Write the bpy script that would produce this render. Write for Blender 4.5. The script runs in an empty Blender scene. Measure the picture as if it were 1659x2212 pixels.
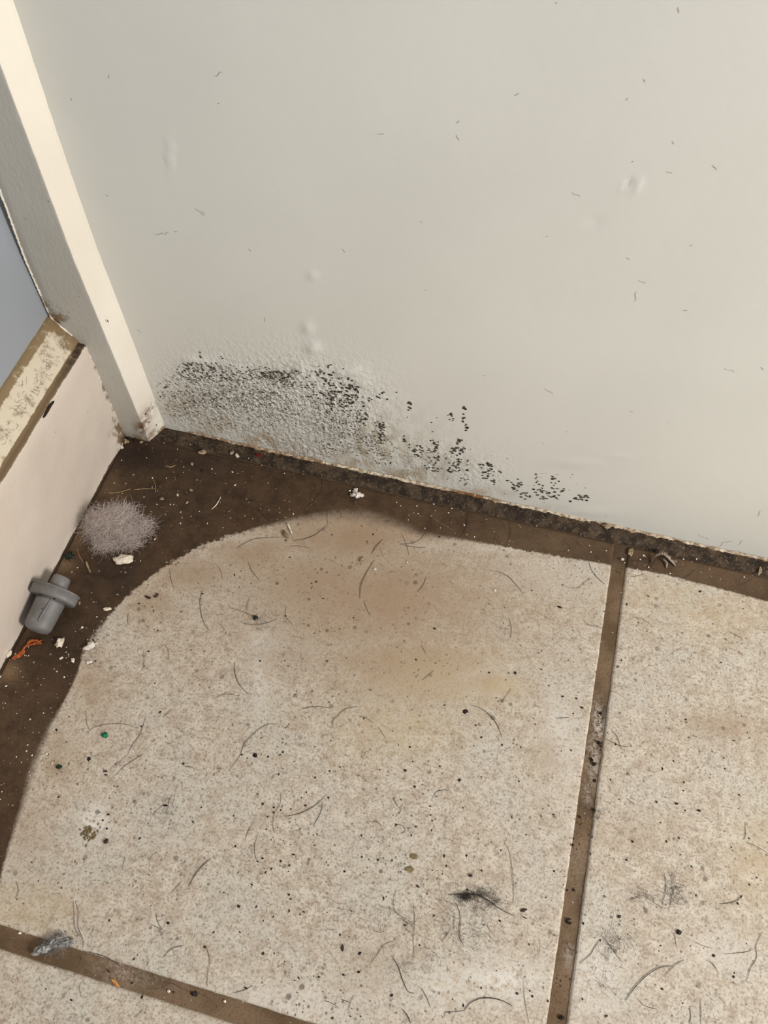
import bpy, math, random
import numpy as np
random.seed(7)
rng = np.random.default_rng(11)
SC = bpy.context.scene
COL = SC.collection

# ------------------------------------------------------------------ camera
# world: floor z=0, painted wall y=0, x runs along the wall, metres
PW, PH = 1659.0, 2212.0
F = 1837.6085932410595
CX, CY = 829.5, 1106.0
M = np.array([[9.66299660e-01, 2.57418734e-01, 7.53758527e-04],
              [2.18528632e-01, -8.18765740e-01, -5.30922375e-01],
              [-1.36052214e-01, 5.13184430e-01, -8.47420122e-01]])
H = 0.5
ORG = np.array([0.0, -0.3315, H])

def ray(px, py):
    return M.T @ np.array([(px - CX) / F, (py - CY) / F, 1.0])

def on(px, py, ax=2, val=0.0):
    d = ray(px, py)
    return ORG + d * ((val - ORG[ax]) / d[ax])

def fl(px, py, h=0.0): return on(px, py, 2, h)
def wl(px, py, y=0.0): return on(px, py, 1, y)

from mathutils import Matrix, Vector, noise
cam = bpy.data.cameras.new('camera')
co = bpy.data.objects.new('camera', cam); COL.objects.link(co)
cam.sensor_fit = 'HORIZONTAL'; cam.sensor_width = 36.0
cam.lens = F / PW * 36.0
cam.clip_start = 0.01; cam.clip_end = 50
r = M
mw = Matrix(((r[0][0], -r[1][0], -r[2][0], ORG[0]),
             (r[0][1], -r[1][1], -r[2][1], ORG[1]),
             (r[0][2], -r[1][2], -r[2][2], ORG[2]),
             (0, 0, 0, 1)))
co.matrix_world = mw
SC.camera = co

# ------------------------------------------------------------------ light
SC.view_settings.view_transform = 'Standard'
SC.view_settings.look = 'None'
SC.view_settings.gamma = 1.0
SC.view_settings.exposure = 0.0
w = bpy.data.worlds.new('world'); SC.world = w
w.use_nodes = True
w.node_tree.nodes['Background'].inputs[0].default_value = (0.955, 0.98, 1.0, 1)
w.node_tree.nodes['Background'].inputs[1].default_value = 0.42

def area(name, loc, target, sx, sy, power, colour):
    l = bpy.data.lights.new(name, 'AREA'); l.shape = 'RECTANGLE'
    l.size = sx; l.size_y = sy; l.energy = power; l.color = colour
    o = bpy.data.objects.new(name, l); COL.objects.link(o)
    o.location = loc
    o.rotation_euler = (Vector(target) - Vector(loc)).to_track_quat('-Z', 'Y').to_euler()
    return o
area('window_light', (1.08, -0.64, 0.86), (-0.05, -0.05, 0.12), 0.24, 0.34, 19.6, (1.0, 0.953, 0.895))

# ------------------------------------------------------------------ helpers
def lin(c):
    out = []
    for v in c:
        v = v / 255.0
        out.append(v / 12.92 if v <= 0.04045 else ((v + 0.055) / 1.055) ** 2.4)
    return (out[0], out[1], out[2], 1.0)

class NT:
    def __init__(s, name, rough=0.6, spec=0.3):
        s.m = bpy.data.materials.new(name); s.m.use_nodes = True
        s.t = s.m.node_tree; s.b = s.t.nodes['Principled BSDF']
        s.b.inputs['Roughness'].default_value = rough
        s.b.inputs['Specular IOR Level'].default_value = spec
        s.pos = s.t.nodes.new('ShaderNodeNewGeometry').outputs['Position']
    def put(s, sock, v):
        if hasattr(v, 'is_linked') or hasattr(v, 'links'): s.t.links.new(v, sock)
        else: sock.default_value = v
    def math(s, op, a, b=0.0, c=0.0, clamp=False):
        n = s.t.nodes.new('ShaderNodeMath'); n.operation = op; n.use_clamp = clamp
        for i, v in enumerate((a, b, c)): s.put(n.inputs[i], v)
        return n.outputs[0]
    def noise(s, scale, detail=4, rough=0.6, vec=None, dist=0.0):
        n = s.t.nodes.new('ShaderNodeTexNoise')
        s.put(n.inputs['Vector'], vec or s.pos)
        n.inputs['Scale'].default_value = scale; n.inputs['Detail'].default_value = detail
        n.inputs['Roughness'].default_value = rough; n.inputs['Distortion'].default_value = dist
        return n.outputs['Fac']
    def scaled(s, v):
        n = s.t.nodes.new('ShaderNodeVectorMath'); n.operation = 'MULTIPLY'
        s.put(n.inputs[0], s.pos); n.inputs[1].default_value = v
        return n.outputs[0]
    def voro(s, scale, vec=None, rnd=1.0):
        n = s.t.nodes.new('ShaderNodeTexVoronoi')
        s.put(n.inputs['Vector'], vec or s.pos); n.inputs['Scale'].default_value = scale
        n.inputs['Randomness'].default_value = rnd
        return n.outputs['Distance'], n.outputs['Color']
    def sep(s, c):
        n = s.t.nodes.new('ShaderNodeSeparateColor'); s.put(n.inputs[0], c); return n.outputs
    def mr(s, v, a, b, c=0.0, d=1.0):
        n = s.t.nodes.new('ShaderNodeMapRange'); n.interpolation_type = 'SMOOTHSTEP'
        for i, x in enumerate((v, a, b, c, d)): s.put(n.inputs[i], x)
        return n.outputs[0]
    def mix(s, f, a, b, mode='MIX'):
        n = s.t.nodes.new('ShaderNodeMix'); n.data_type = 'RGBA'; n.blend_type = mode
        s.put(n.inputs[0], f); s.put(n.inputs[6], a); s.put(n.inputs[7], b)
        return n.outputs[2]
    def attr(s, name):
        n = s.t.nodes.new('ShaderNodeAttribute'); n.attribute_name = name; return n.outputs['Fac']
    def dots(s, scale, rmax, density, vec=None):
        """irregular specks: returns 0..1 mask"""
        d, c = s.voro(scale, vec)
        ch = s.sep(c)
        keep = s.math('LESS_THAN', ch[0], density)
        rad = s.math('MULTIPLY', s.math('POWER', ch[1], 2.0), rmax)
        rad = s.math('ADD', rad, rmax * 0.25)
        m = s.mr(d, s.math('MULTIPLY', rad, 0.55), rad, 1.0, 0.0)
        return s.math('MULTIPLY', m, keep)
    def col(s, v): s.put(s.b.inputs['Base Color'], v)
    def bump(s, h, strength=0.4, dist=0.001):
        n = s.t.nodes.new('ShaderNodeBump'); n.inputs['Strength'].default_value = strength
        n.inputs['Distance'].default_value = dist; s.put(n.inputs['Height'], h)
        s.t.links.new(n.outputs[0], s.b.inputs['Normal'])

def simple(name, c, c2=None, scale=400, rough=0.6, spec=0.3, bump=0.3, alpha=None, sss=None):
    t = NT(name, rough, spec)
    n = t.noise(scale, 4, 0.65)
    t.col(t.mix(t.mr(n, 0.35, 0.68), lin(c), lin(c2 or tuple(x * 0.72 for x in c))))
    if bump: t.bump(n, bump, 0.0004)
    if alpha is not None: t.b.inputs['Alpha'].default_value = alpha
    return t.m

def obj(name, verts, faces, mat, parent=None, smooth=True, **props):
    me = bpy.data.meshes.new(name)
    me.from_pydata([tuple(map(float, v)) for v in verts], [], [tuple(int(i) for i in f) for f in faces])
    me.validate()
    if smooth: me.polygons.foreach_set('use_smooth', [True] * len(me.polygons))
    if mat is not None:
        for m_ in (mat if isinstance(mat, (list, tuple)) else [mat]): me.materials.append(m_)
    o = bpy.data.objects.new(name, me); COL.objects.link(o)
    if parent: o.parent = parent
    for k, v in props.items(): o[k] = v
    return o

def tag(o, label, cat, group=None, kind=None):
    o['label'] = label; o['category'] = cat
    if group: o['group'] = group
    if kind: o['kind'] = kind
    return o

def recentre(o):
    """put the origin at the base of a loose mesh"""
    me = o.data; n = len(me.vertices); a = np.empty(n * 3); me.vertices.foreach_get('co', a); a = a.reshape(-1, 3)
    c = np.array([(a[:, 0].min() + a[:, 0].max()) / 2, (a[:, 1].min() + a[:, 1].max()) / 2, a[:, 2].min()])
    me.vertices.foreach_set('co', (a - c).ravel()); o.location = c
    return o

def setattr_(me, name, vals):
    a = me.attributes.new(name, 'FLOAT', 'POINT'); a.data.foreach_set('value', np.asarray(vals, np.float32))

def grid(us, vs, fn):
    """returns verts (n,3) and quads for a parametric grid"""
    U, V = np.meshgrid(us, vs)
    P = fn(U.ravel(), V.ravel())
    nu, nv = len(us), len(vs)
    i = np.arange(nu - 1); j = np.arange(nv - 1)
    I, J = np.meshgrid(i, j); a = (J * nu + I).ravel()
    Q = np.stack([a, a + 1, a + 1 + nu, a + nu], 1)
    return P, Q

def vnoise(P, s, seed=0.0, octv=2):
    return np.array([noise.fractal(Vector((p[0] * s + seed, p[1] * s, p[2] * s)), 0.6, 2.0, octv) for p in P])

def seg_dist(P, A, B):
    d = B - A; t = np.clip(((P - A) @ d) / max(d @ d, 1e-12), 0, 1)
    return np.linalg.norm(P - (A + t[:, None] * d), axis=1)

def smooth_path(pts, n=10):
    """Catmull-Rom through points"""
    P = [np.array(p, float) for p in pts]
    if len(P) == 2:
        return [P[0] + (P[1] - P[0]) * t for t in np.linspace(0, 1, n)]
    P = [2 * P[0] - P[1]] + P + [2 * P[-1] - P[-2]]
    out = []
    for i in range(1, len(P) - 2):
        p0, p1, p2, p3 = P[i - 1:i + 3]
        for t in np.linspace(0, 1, n, endpoint=False):
            out.append(0.5 * ((2 * p1) + (-p0 + p2) * t + (2 * p0 - 5 * p1 + 4 * p2 - p3) * t * t + (-p0 + 3 * p1 - 3 * p2 + p3) * t ** 3))
    out.append(P[-2])
    return out

def tube(pts, rad, sides=5, taper=0.35):
    """closed tapered tube through 3-D points"""
    pts = [np.array(p, float) for p in pts]; n = len(pts); V = []; Fc = []
    for i, p in enumerate(pts):
        d = pts[min(i + 1, n - 1)] - pts[max(i - 1, 0)]; d /= (np.linalg.norm(d) + 1e-12)
        up = np.array([0, 0, 1.0]) if abs(d[2]) < 0.9 else np.array([1.0, 0, 0])
        a = np.cross(d, up); a /= np.linalg.norm(a); b = np.cross(a, d)
        t = i / (n - 1); rr = rad * (taper + (1 - taper) * math.sin(math.pi * min(max(t, 0.0), 1.0)) ** 0.5)
        for k in range(sides):
            an = 2 * math.pi * k / sides
            V.append(p + rr * (math.cos(an) * a + math.sin(an) * b))
    for i in range(n - 1):
        for k in range(sides):
            k2 = (k + 1) % sides
            Fc.append((i * sides + k, i * sides + k2, (i + 1) * sides + k2, (i + 1) * sides + k))
    Fc.append(tuple(range(sides))[::-1]); Fc.append(tuple((n - 1) * sides + k for k in range(sides)))
    return V, Fc

def merge(parts):
    V = []; Fc = []
    for v, f in parts:
        o = len(V); V += list(v); Fc += [tuple(i + o for i in q) for q in f]
    return V, Fc

def lump(c, size, rz=0.0, rough=0.35, seed=0, nu=12, nv=8, freq=1.6, tilt=0.0, flatb=True):
    """irregular pebble / crumb with semi axes size, centre c"""
    V = []; sx, sy, sz = size
    for j in range(nv + 1):
        th = math.pi * j / nv
        for i in range(nu):
            ph = 2 * math.pi * i / nu
            d = Vector((math.sin(th) * math.cos(ph), math.sin(th) * math.sin(ph), math.cos(th)))
            k = 1 + rough * noise.noise(d * freq + Vector((seed * 3.1, seed * 1.7, 5.0))) * 2 + rough * 0.5 * noise.noise(d * freq * 3 + Vector((seed, 0, 0)))
            x, y, z = d.x * sx * k, d.y * sy * k, d.z * sz * k
            z += tilt * x
            V.append((c[0] + x * math.cos(rz) - y * math.sin(rz), c[1] + x * math.sin(rz) + y * math.cos(rz), c[2] + z))
    Fc = []
    for j in range(nv):
        for i in range(nu):
            i2 = (i + 1) % nu
            Fc.append((j * nu + i, (j + 1) * nu + i, (j + 1) * nu + i2, j * nu + i2))
    return V, Fc

# ------------------------------------------------------------------ materials
# glazed stone-look floor tile with grime film (attribute sd: signed distance to the edge of the unwashed film)
t = NT('floor_tile', 0.6, 0.22)
n1 = t.noise(22, 5, 0.65); n2 = t.noise(110, 5, 0.7); n3 = t.noise(700, 3, 0.7); n4 = t.noise(260, 4, 0.7)
base = t.mix(t.mr(n2, 0.36, 0.66), lin((208, 198, 182)), lin((182, 167, 149)))
base = t.mix(t.mr(n1, 0.42, 0.68), base, lin((198, 191, 178)))
base = t.mix(t.math('MULTIPLY', t.mr(t.noise(60, 4, 0.7, t.scaled((1, 1.3, 1))), 0.52, 0.72), 0.45), base, lin((168, 148, 128)))
base = t.mix(t.math('MULTIPLY', t.mr(n4, 0.46, 0.68), 0.62), base, lin((150, 132, 114)))
base = t.mix(t.math('MULTIPLY', t.mr(n3, 0.50, 0.66), 0.62), base, lin((122, 105, 90)))
base = t.mix(t.math('MULTIPLY', t.mr(n3, 0.47, 0.30), 0.35), base, lin((228, 221, 206)))
base = t.mix(t.math('MULTIPLY', t.attr('wh'), t.mr(n4, 0.40, 0.58)), base, lin((226, 222, 214)))
tanf = t.math('MULTIPLY', t.attr('tan'), t.mr(n1, 0.15, 0.55, 0.7, 1.0))
base = t.mix(tanf, base, lin((160, 136, 111)))
base = t.mix(t.math('MULTIPLY', t.attr('ylw'), t.mr(n2, 0.3, 0.6, 0.4, 1)), base, lin((188, 168, 134)))
cl = t.mr(t.noise(26, 3, 0.6), 0.38, 0.62, 0.25, 1.0)
sp = t.math('MULTIPLY', t.dots(430, 0.34, 0.55), cl)
base = t.mix(t.math('MULTIPLY', sp, 0.75), base, lin((84, 70, 60)))
sp = t.math('MULTIPLY', t.dots(170, 0.27, 0.62), cl)
base = t.mix(t.math('MULTIPLY', sp, 0.72), base, lin((96, 82, 74)))
sp = t.math('MULTIPLY', t.dots(90, 0.17, 0.50), cl)
base = t.mix(t.math('MULTIPLY', sp, 0.40), base, lin((112, 98, 88)))
sd = t.math('ADD', t.attr('sd'), t.math('MULTIPLY', t.math('SUBTRACT', n4, 0.5), t.attr('rag')))
sf = t.attr('soft')
film = t.mr(sd, t.math('MULTIPLY', sf, -1.0), sf)
grime = t.mix(t.mr(n2, 0.38, 0.68), lin((75, 55, 37)), lin((54, 38, 25)))
grime = t.mix(t.mr(t.noise(34, 4, 0.6), 0.45, 0.7, 0, 0.6), grime, lin((88, 68, 49)))
grime = t.mix(t.attr('deep'), grime, lin((38, 27, 20)))
grime = t.mix(t.math('MULTIPLY', t.attr('paleg'), 0.8), grime, lin((132, 108, 82)))
grime = t.mix(t.math('MULTIPLY', t.dots(380, 0.30, 0.12), 0.7), grime, lin((165, 150, 125)))
grime = t.mix(t.math('MULTIPLY', t.mr(n3, 0.5, 0.7), 0.4), grime, lin((46, 34, 25)))
t.col(t.mix(t.math('MULTIPLY', film, 0.985), base, grime))
t.put(t.b.inputs['Roughness'], t.mr(film, 0, 1, 0.55, 0.62))
t.bump(t.math('ADD', n3, t.math('MULTIPLY', n2, 2.0)), 0.30, 0.0006)
M_TILE = t.m

t = NT('grout', 0.8, 0.25)
n1 = t.noise(45, 4, 0.6); n3 = t.noise(900, 3, 0.7)
c = t.mix(t.mr(n1, 0.35, 0.65), lin((122, 100, 78)), lin((98, 78, 56)))
c = t.mix(t.mr(n3, 0.5, 0.72, 0, 0.6), c, lin((66, 50, 38)))
c = t.mix(t.math('MULTIPLY', t.dots(500, 0.25, 0.15), 0.6), c, lin((190, 180, 165)))
c = t.mix(t.math('MULTIPLY', t.attr('wh'), t.mr(t.noise(500, 4, 0.8), 0.42, 0.58)), c, lin((196, 188, 178)))
c = t.mix(t.attr('deep'), c, lin((50, 38, 28)))
t.col(c); t.bump(n3, 0.6, 0.0006)
M_GROUT = t.m

# painted wall: attr mold = blistered patch, ylw = damp yellowing
t = NT('wall_paint', 0.42, 0.35)
n1 = t.noise(9, 3, 0.5); n2 = t.noise(120, 4, 0.6, t.scaled((1, 1, 0.6))); n3 = t.noise(650, 3, 0.6)
c = t.mix(t.mr(n1, 0.35, 0.65), lin((219, 218, 210)), lin((215, 214, 206)))
c = t.mix(t.math('MULTIPLY', t.attr('ylw'), t.mr(n2, 0.36, 0.60)), c, lin((168, 142, 102)))
mo = t.attr('mold')
ml = t.math('MULTIPLY', mo, t.mr(t.noise(420, 4, 0.75), 0.50, 0.66))
c = t.mix(t.math('MULTIPLY', ml, 0.85), c, lin((108, 97, 86)))
c = t.mix(t.math('MULTIPLY', t.attr('grn'), t.mr(n2, 0.40, 0.62)), c, lin((140, 132, 108)))
t.col(c)
hh = t.math('MULTIPLY', t.math('MULTIPLY', t.noise(330, 3, 0.55, t.scaled((1, 1, 0.75))), mo), 4.0)
hh = t.math('ADD', hh, t.math('MULTIPLY', t.noise(150, 2, 0.5), 0.10))
t.bump(hh, 0.75, 0.0013)
M_WALL = t.m

def painted(name, c1, c2, dirt, roughn=0.45, bscale=260, bstr=0.25, wrk=None, dark=(98, 58, 26)):
    t = NT(name, roughn, 0.35)
    n1 = t.noise(14, 3, 0.5); n2 = t.noise(bscale, 4, 0.6, wrk and t.scaled(wrk)); n3 = t.noise(150, 5, 0.7)
    c = t.mix(t.mr(n1, 0.35, 0.65), lin(c1), lin(c2))
    c = t.mix(t.math('MULTIPLY', 1.0, t.mr(t.math('MULTIPLY_ADD', t.attr('dirt'), 0.62, n3), 0.72, 0.98)), c, lin(dirt))
    c = t.mix(t.math('MULTIPLY', t.attr('rust_shade'), t.mr(n3, 0.35, 0.55)), c, lin(dark))
    c = t.mix(t.math('MULTIPLY', t.dots(210, 0.12, 0.10), 0.6), c, lin((110, 95, 78)))
    t.col(c); t.bump(n2, bstr, 0.0008)
    return t.m
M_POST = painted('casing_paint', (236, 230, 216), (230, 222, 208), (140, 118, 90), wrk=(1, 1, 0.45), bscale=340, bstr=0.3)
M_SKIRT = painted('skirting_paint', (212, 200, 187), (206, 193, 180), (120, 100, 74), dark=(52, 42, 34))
M_LEDGE = painted('ledge_paint', (210, 198, 176), (202, 188, 162), (132, 112, 82))
M_FACE = painted('casing_front_tone', (186, 183, 174), (180, 176, 166), (130, 110, 84), wrk=(1, 1, 0.45), bscale=420, bstr=0.4)  # casing front face in a darker, greyer tone than the strip
t = NT('door_panel_paint', 0.38, 0.4)
n2 = t.noise(160, 4, 0.6)
c = t.mix(t.mr(t.noise(7, 3, 0.5), 0.35, 0.65), lin((158, 164, 172)), lin((150, 155, 162)))
c = t.mix(t.math('MULTIPLY', t.mr(t.noise(30, 4, 0.7, t.scaled((1, 1, 0.3))), 0.58, 0.75), 0.25), c, lin((190, 194, 196)))
t.col(c); t.bump(n2, 0.1, 0.0005)
M_DOOR = t.m

t = NT('sealant', 0.75, 0.3)
n2 = t.noise(120, 5, 0.7); n3 = t.noise(520, 4, 0.7)
c = t.mix(t.mr(n2, 0.35, 0.62), lin((84, 68, 52)), lin((42, 31, 22)))
c = t.mix(t.mr(n3, 0.56, 0.70, 0, 0.8), c, lin((130, 116, 98)))
c = t.mix(t.math('MULTIPLY', t.mr(n3, 0.45, 0.3), 0.6), c, lin((26, 18, 13)))
t.col(c); t.bump(n3, 0.9, 0.0012)
M_SEAL = t.m
t = NT('paint_edge', 0.6, 0.3)
n3 = t.noise(300, 4, 0.7)
c = t.mix(t.mr(n3, 0.42, 0.60), lin((214, 202, 180)), lin((150, 128, 98)))
c = t.mix(t.math('MULTIPLY', t.attr('rust_shade'), t.mr(n3, 0.30, 0.50)), c, lin((118, 76, 32)))
t.col(c); t.bump(n3, 0.8, 0.0008)
M_EDGE = t.m

t = NT('mold', 0.9, 0.1)
t.col(t.mix(t.mr(t.noise(300, 3, 0.7), 0.4, 0.62), lin((46, 42, 36)), lin((86, 80, 70))))
M_MOLD = t.m
t = NT('mold_grey', 0.9, 0.1)
t.col(t.mix(t.mr(t.noise(500, 3, 0.7), 0.35, 0.62), lin((128, 120, 108)), lin((96, 88, 78))))
M_MOLDG = t.m

M_HAIR = simple('dark_hair', (56, 44, 36), (36, 28, 24), 500, 0.5, 0.4, 0)
M_HAIRM = simple('brown_hair', (110, 88, 68), (82, 64, 50), 500, 0.5, 0.4, 0)
M_HAIRL = simple('pale_hair', (190, 162, 118), (150, 122, 84), 500, 0.5, 0.4, 0)
M_WHITE = simple('white_crumb', (232, 222, 204), (196, 184, 160), 500, 0.7)
M_PLASTER = simple('white_plaster', (240, 232, 224), (206, 194, 182), 700, 0.8)
M_STONE = simple('grit', (168, 148, 120), (120, 102, 78), 500, 0.7)
M_ORANGE = simple('orange_leaf', (184, 98, 50), (120, 58, 26), 350, 0.55)
M_PELLET = simple('brown_pellet', (74, 48, 34), (42, 28, 22), 900, 0.5)
M_BLACK = simple('black_speck', (54, 45, 40), (34, 28, 26), 900, 0.6)
M_GREEN = simple('green_chip', (12, 122, 84), (6, 92, 62), 500, 0.5)
M_DKGREEN = simple('dark_green_debris', (24, 44, 34), (18, 26, 22), 500, 0.5)
M_RED = simple('red_chip', (120, 18, 14), (80, 12, 10), 500, 0.5)
M_KHAKI = simple('khaki_chip', (136, 118, 84), (108, 92, 62), 500, 0.6)
M_GREYFLUFF = simple('grey_fluff', (172, 170, 166), (104, 102, 100), 420, 0.85)
M_SCRAP = simple('translucent_scrap', (150, 136, 118), (104, 90, 74), 400, 0.35, 0.5, 0.3)
M_CLOD = simple('dirt_clod', (52, 38, 30), (30, 22, 18), 500, 0.9)
M_LINT = simple('lint', (222, 208, 200), (200, 186, 178), 200, 0.95, 0.05, 0)
M_GRAINO = simple('orange_grain', (224, 166, 96), (190, 124, 62), 500, 0.5)

t = NT('grey_plastic', 0.5, 0.4)
n = t.noise(260, 4, 0.6)
c = t.mix(t.mr(t.noise(90, 3, 0.6), 0.35, 0.65), lin((122, 119, 117)), lin((104, 102, 100)))
c = t.mix(t.dots(260, 0.30, 0.20), c, lin((30, 28, 26)))
c = t.mix(t.math('MULTIPLY', t.dots(120, 0.22, 0.20), 0.9), c, lin((36, 32, 28)))
t.col(c); t.bump(n, 0.2, 0.0004)
M_PLUG = t.m

# ------------------------------------------------------------------ floor
EDGE_PX = [(-260, 2500), (-90, 2160), (0, 1900), (22, 1820), (42, 1760), (75, 1650), (108, 1570), (150, 1495), (172, 1440), (178, 1415),
           (205, 1370), (240, 1325), (285, 1278), (330, 1242), (372, 1214), (430, 1181), (500, 1156), (560, 1140), (640, 1122),
           (720, 1112), (790, 1116), (850, 1133), (910, 1156), (985, 1164), (1060, 1176), (1150, 1192), (1240, 1207),
           (1340, 1224), (1440, 1242), (1540, 1268), (1659, 1300), (1900, 1362), (3200, 1700)]
EDGE = np.array([fl(*p)[:2] for p in EDGE_PX])

def film_attrs(P):
    P2 = P[:, :2]; best = np.full(len(P2), 1e9); sgn = np.ones(len(P2)); 
    for A, B in zip(EDGE[:-1], EDGE[1:]):
        d = seg_dist(P2, A, B)
        e = B - A; cr = e[0] * (P2[:, 1] - A[1]) - e[1] * (P2[:, 0] - A[0])
        up = d < best - 1e-9
        best = np.where(up, d, best); sgn = np.where(up, np.sign(cr), sgn)
    return best * sgn      # positive on the wall side (left of travel)

def blobs(P, lst, ax=2, val=0.0):
    out = np.zeros(len(P))
    for (px, py, rx, ry, amt) in lst:
        c = on(px, py, ax, val); ex = on(px + rx, py, ax, val) - c; ey = on(px, py + ry, ax, val) - c
        idx = [0, 1] if ax == 2 else ([0, 2] if ax == 1 else [1, 2])
        A = np.array([[ex[idx[0]], ey[idx[0]]], [ex[idx[1]], ey[idx[1]]]])
        q = np.linalg.solve(A, (P[:, idx] - c[idx]).T)
        out = np.maximum(out, amt * np.exp(-(q ** 2).sum(0)))
    return out

WH = [(565, 1380, 30, 28, 0.9), (560, 1470, 18, 70, 0.8), (1045, 1465, 60, 26, 0.9), (1100, 1440, 20, 12, 0.9), (1080, 2120, 120, 50, .8),
      (1290, 2100, 60, 90, .7), (205, 1775, 40, 40, 1), (620, 2170, 160, 40, .6), (1210, 1600, 40, 110, .6), (960, 2130, 70, 60, .6),
      (1560, 2050, 90, 40, .4), (1130, 1185, 120, 8, 0.9), (900, 1178, 60, 8, 0.9), (500, 1164, 60, 8, 0.6), (1190, 1240, 120, 40, 0.35), (1235, 1850, 14, 400, .25)]
TAN = [(820, 1290, 330, 150, 0.95), (880, 1430, 220, 90, 0.85), (1050, 1470, 60, 30, 0.8), (760, 1160, 230, 75, 1.0), (700, 1260, 230, 110, .9), (560, 1200, 120, 50, 0.9),
       (330, 1300, 70, 50, 0.7), (200, 1480, 50, 70, 0.6), (130, 1640, 40, 70, 0.55), (1560, 1570, 90, 35, 0.6), (1050, 1270, 160, 60, 0.45),
       (800, 2080, 70, 60, .35), (1180, 1640, 40, 60, .4), (1370, 1800, 90, 40, .35), (60, 1800, 60, 110, .35), (420, 1240, 120, 50, .8), (640, 1420, 120, 60, .5)]
YLW = [(860, 1570, 140, 70, 0.55), (950, 1470, 170, 70, .5), (1640, 1850, 60, 110, 0.5), (1420, 1290, 120, 40, 0.4), (60, 1960, 130, 60, .45), (1080, 1480, 60, 30, .7), (1550, 1330, 140, 50, .4)]
DEEP = [(310, 985, 90, 40, 1.0), (250, 1230, 80, 60, 0.6), (130, 1390, 50, 90, 0.55), (330, 1090, 120, 60, .3), (420, 1000, 120, 30, .6), (90, 1560, 70, 70, .25), (60, 1440, 40, 30, .3)]
PALEG = [(60, 1600, 60, 90, 0.15), (1180, 1170, 260, 40, 0.35), (900, 1110, 200, 40, 0.15), (1550, 1240, 160, 50, 0.4), (165, 1150, 25, 40, .5), (20, 1450, 25, 25, .9), (140, 1215, 22, 22, .8), (240, 1060, 30, 40, .3)]

def spaced(a, b, step, fine=(0.0002, 0.0005, 0.0009, 0.0015, 0.003)):
    ins = [a] + [a + f for f in fine]; outs = [b - f for f in fine[::-1]] + [b]
    n = max(2, int((b - a - 2 * fine[-1]) / step))
    return np.array(ins + list(np.linspace(a + fine[-1], b - fine[-1], n + 1)[1:-1]) + outs)

FV, FF, FM = [], [], []
att = {k: [] for k in ('sd', 'soft', 'rag', 'tan', 'wh', 'ylw', 'deep', 'paleg')}
def add_floor(P, Q, mat):
    o = sum(len(v) for v in FV); FV.append(P); FF.append(Q + o); FM.append(np.full(len(Q), mat))
    s = film_attrs(P); att['sd'].append(s)
    att['soft'].append(np.clip(0.0009 + blobs(P, [(800, 1120, 170, 50, 0.008), (900, 1150, 60, 30, 0.004), (60, 1640, 60, 160, 0.003), (230, 1370, 60, 40, .002)]), 0.0009, 0.009))
    att['rag'].append(0.0025 + blobs(P, [(430, 1180, 160, 60, 0.012), (250, 1330, 80, 80, 0.010), (1150, 1190, 80, 30, .008)]))
    for k, l in (('tan', TAN), ('wh', WH), ('ylw', YLW), ('deep', DEEP), ('paleg', PALEG)): att[k].append(blobs(P, l))

GX0, GX1 = 0.0775, 0.0868       # grout joint running away from the wall
GY0, GY1 = -0.3418, -0.3318     # grout joint parallel to the wall
def tile(x0, x1, y0, y1, step, seed):
    us, vs = spaced(x0, x1, step), spaced(y0, y1, step)
    def fn(U, V):
        ex = np.minimum(U - x0, x1 - U); ey = np.minimum(V - y0, y1 - V); e = np.minimum(ex, ey)
        z = -0.0016 * (1 - np.clip(e / 0.0014, 0, 1)) ** 2.2
        P = np.stack([U, V, np.zeros_like(U)], 1)
        nz = vnoise(P, 60, seed, 2)
        P[:, 2] = z + 0.00015 * nz
        wob = 0.00022 * vnoise(P, 90, seed + 9, 2) * (e < 0.003)
        P[:, 0] += wob; P[:, 1] += wob
        return P
    P, Q = grid(us, vs, fn); add_floor(P, Q, 0)
BACK = -0.0125
tile(-0.2795, GX0, GY1, BACK, 0.0022, 1.0)
tile(GX1, 0.412, GY1, BACK, 0.0026, 2.0)
tile(0.4213, 0.95, GY1, BACK, 0.012, 5.0)
tile(0.4213, 0.95, -0.66, GY0, 0.012, 6.0)
tile(-0.2795, GX0, -0.66, GY0, 0.0030, 3.0)
tile(GX1, 0.412, -0.66, GY0, 0.0035, 4.0)
# joint bed under and between the tiles
us = np.unique(np.round(np.concatenate([np.arange(-0.30, 0.97, 0.02), np.arange(GX0 - 0.004, GX1 + 0.004, 0.0012)]), 5))
vs = np.unique(np.round(np.concatenate([np.arange(-0.68, 0.021, 0.004), np.arange(GY0 - 0.004, GY1 + 0.004, 0.0012)]), 5))
def fn(U, V):
    P = np.stack([U, V, np.full_like(U, -0.0013)], 1); P[:, 2] += 0.0002 * vnoise(P, 250, 5.0, 2); return P
P, Q = grid(us, vs, fn); add_floor(P, Q, 1)
V = np.concatenate(FV); Q = np.concatenate(FF); MI = np.concatenate(FM)
floor = obj('floor', V, Q, [M_TILE, M_GROUT], kind='structure')
floor.data.polygons.foreach_set('material_index', MI.astype(np.int32))
A = {k: np.concatenate(v) for k, v in att.items()}
gw = blobs(V, [(1295, 1560, 14, 42, 1.0), (1283, 1640, 14, 50, .7), (1270, 1710, 10, 30, .5), (235, 2095, 26, 24, 1.0), (290, 2112, 40, 20, .5), (1250, 1870, 20, 60, .15), (1230, 2060, 14, 30, .4)])
isg = np.zeros(len(V), bool); isg[len(V) - len(FV[-1]):] = True
A['wh'] = np.where(isg, gw, A['wh'])
A['deep'] = np.where(isg, np.maximum(np.clip(A['sd'] * 200, 0, 0.65), blobs(V, [(1255, 1965, 8, 40, .5), (1305, 1540, 6, 26, .8)])), A['deep'])
for k, v in A.items(): setattr_(floor.data, k, v)

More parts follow.
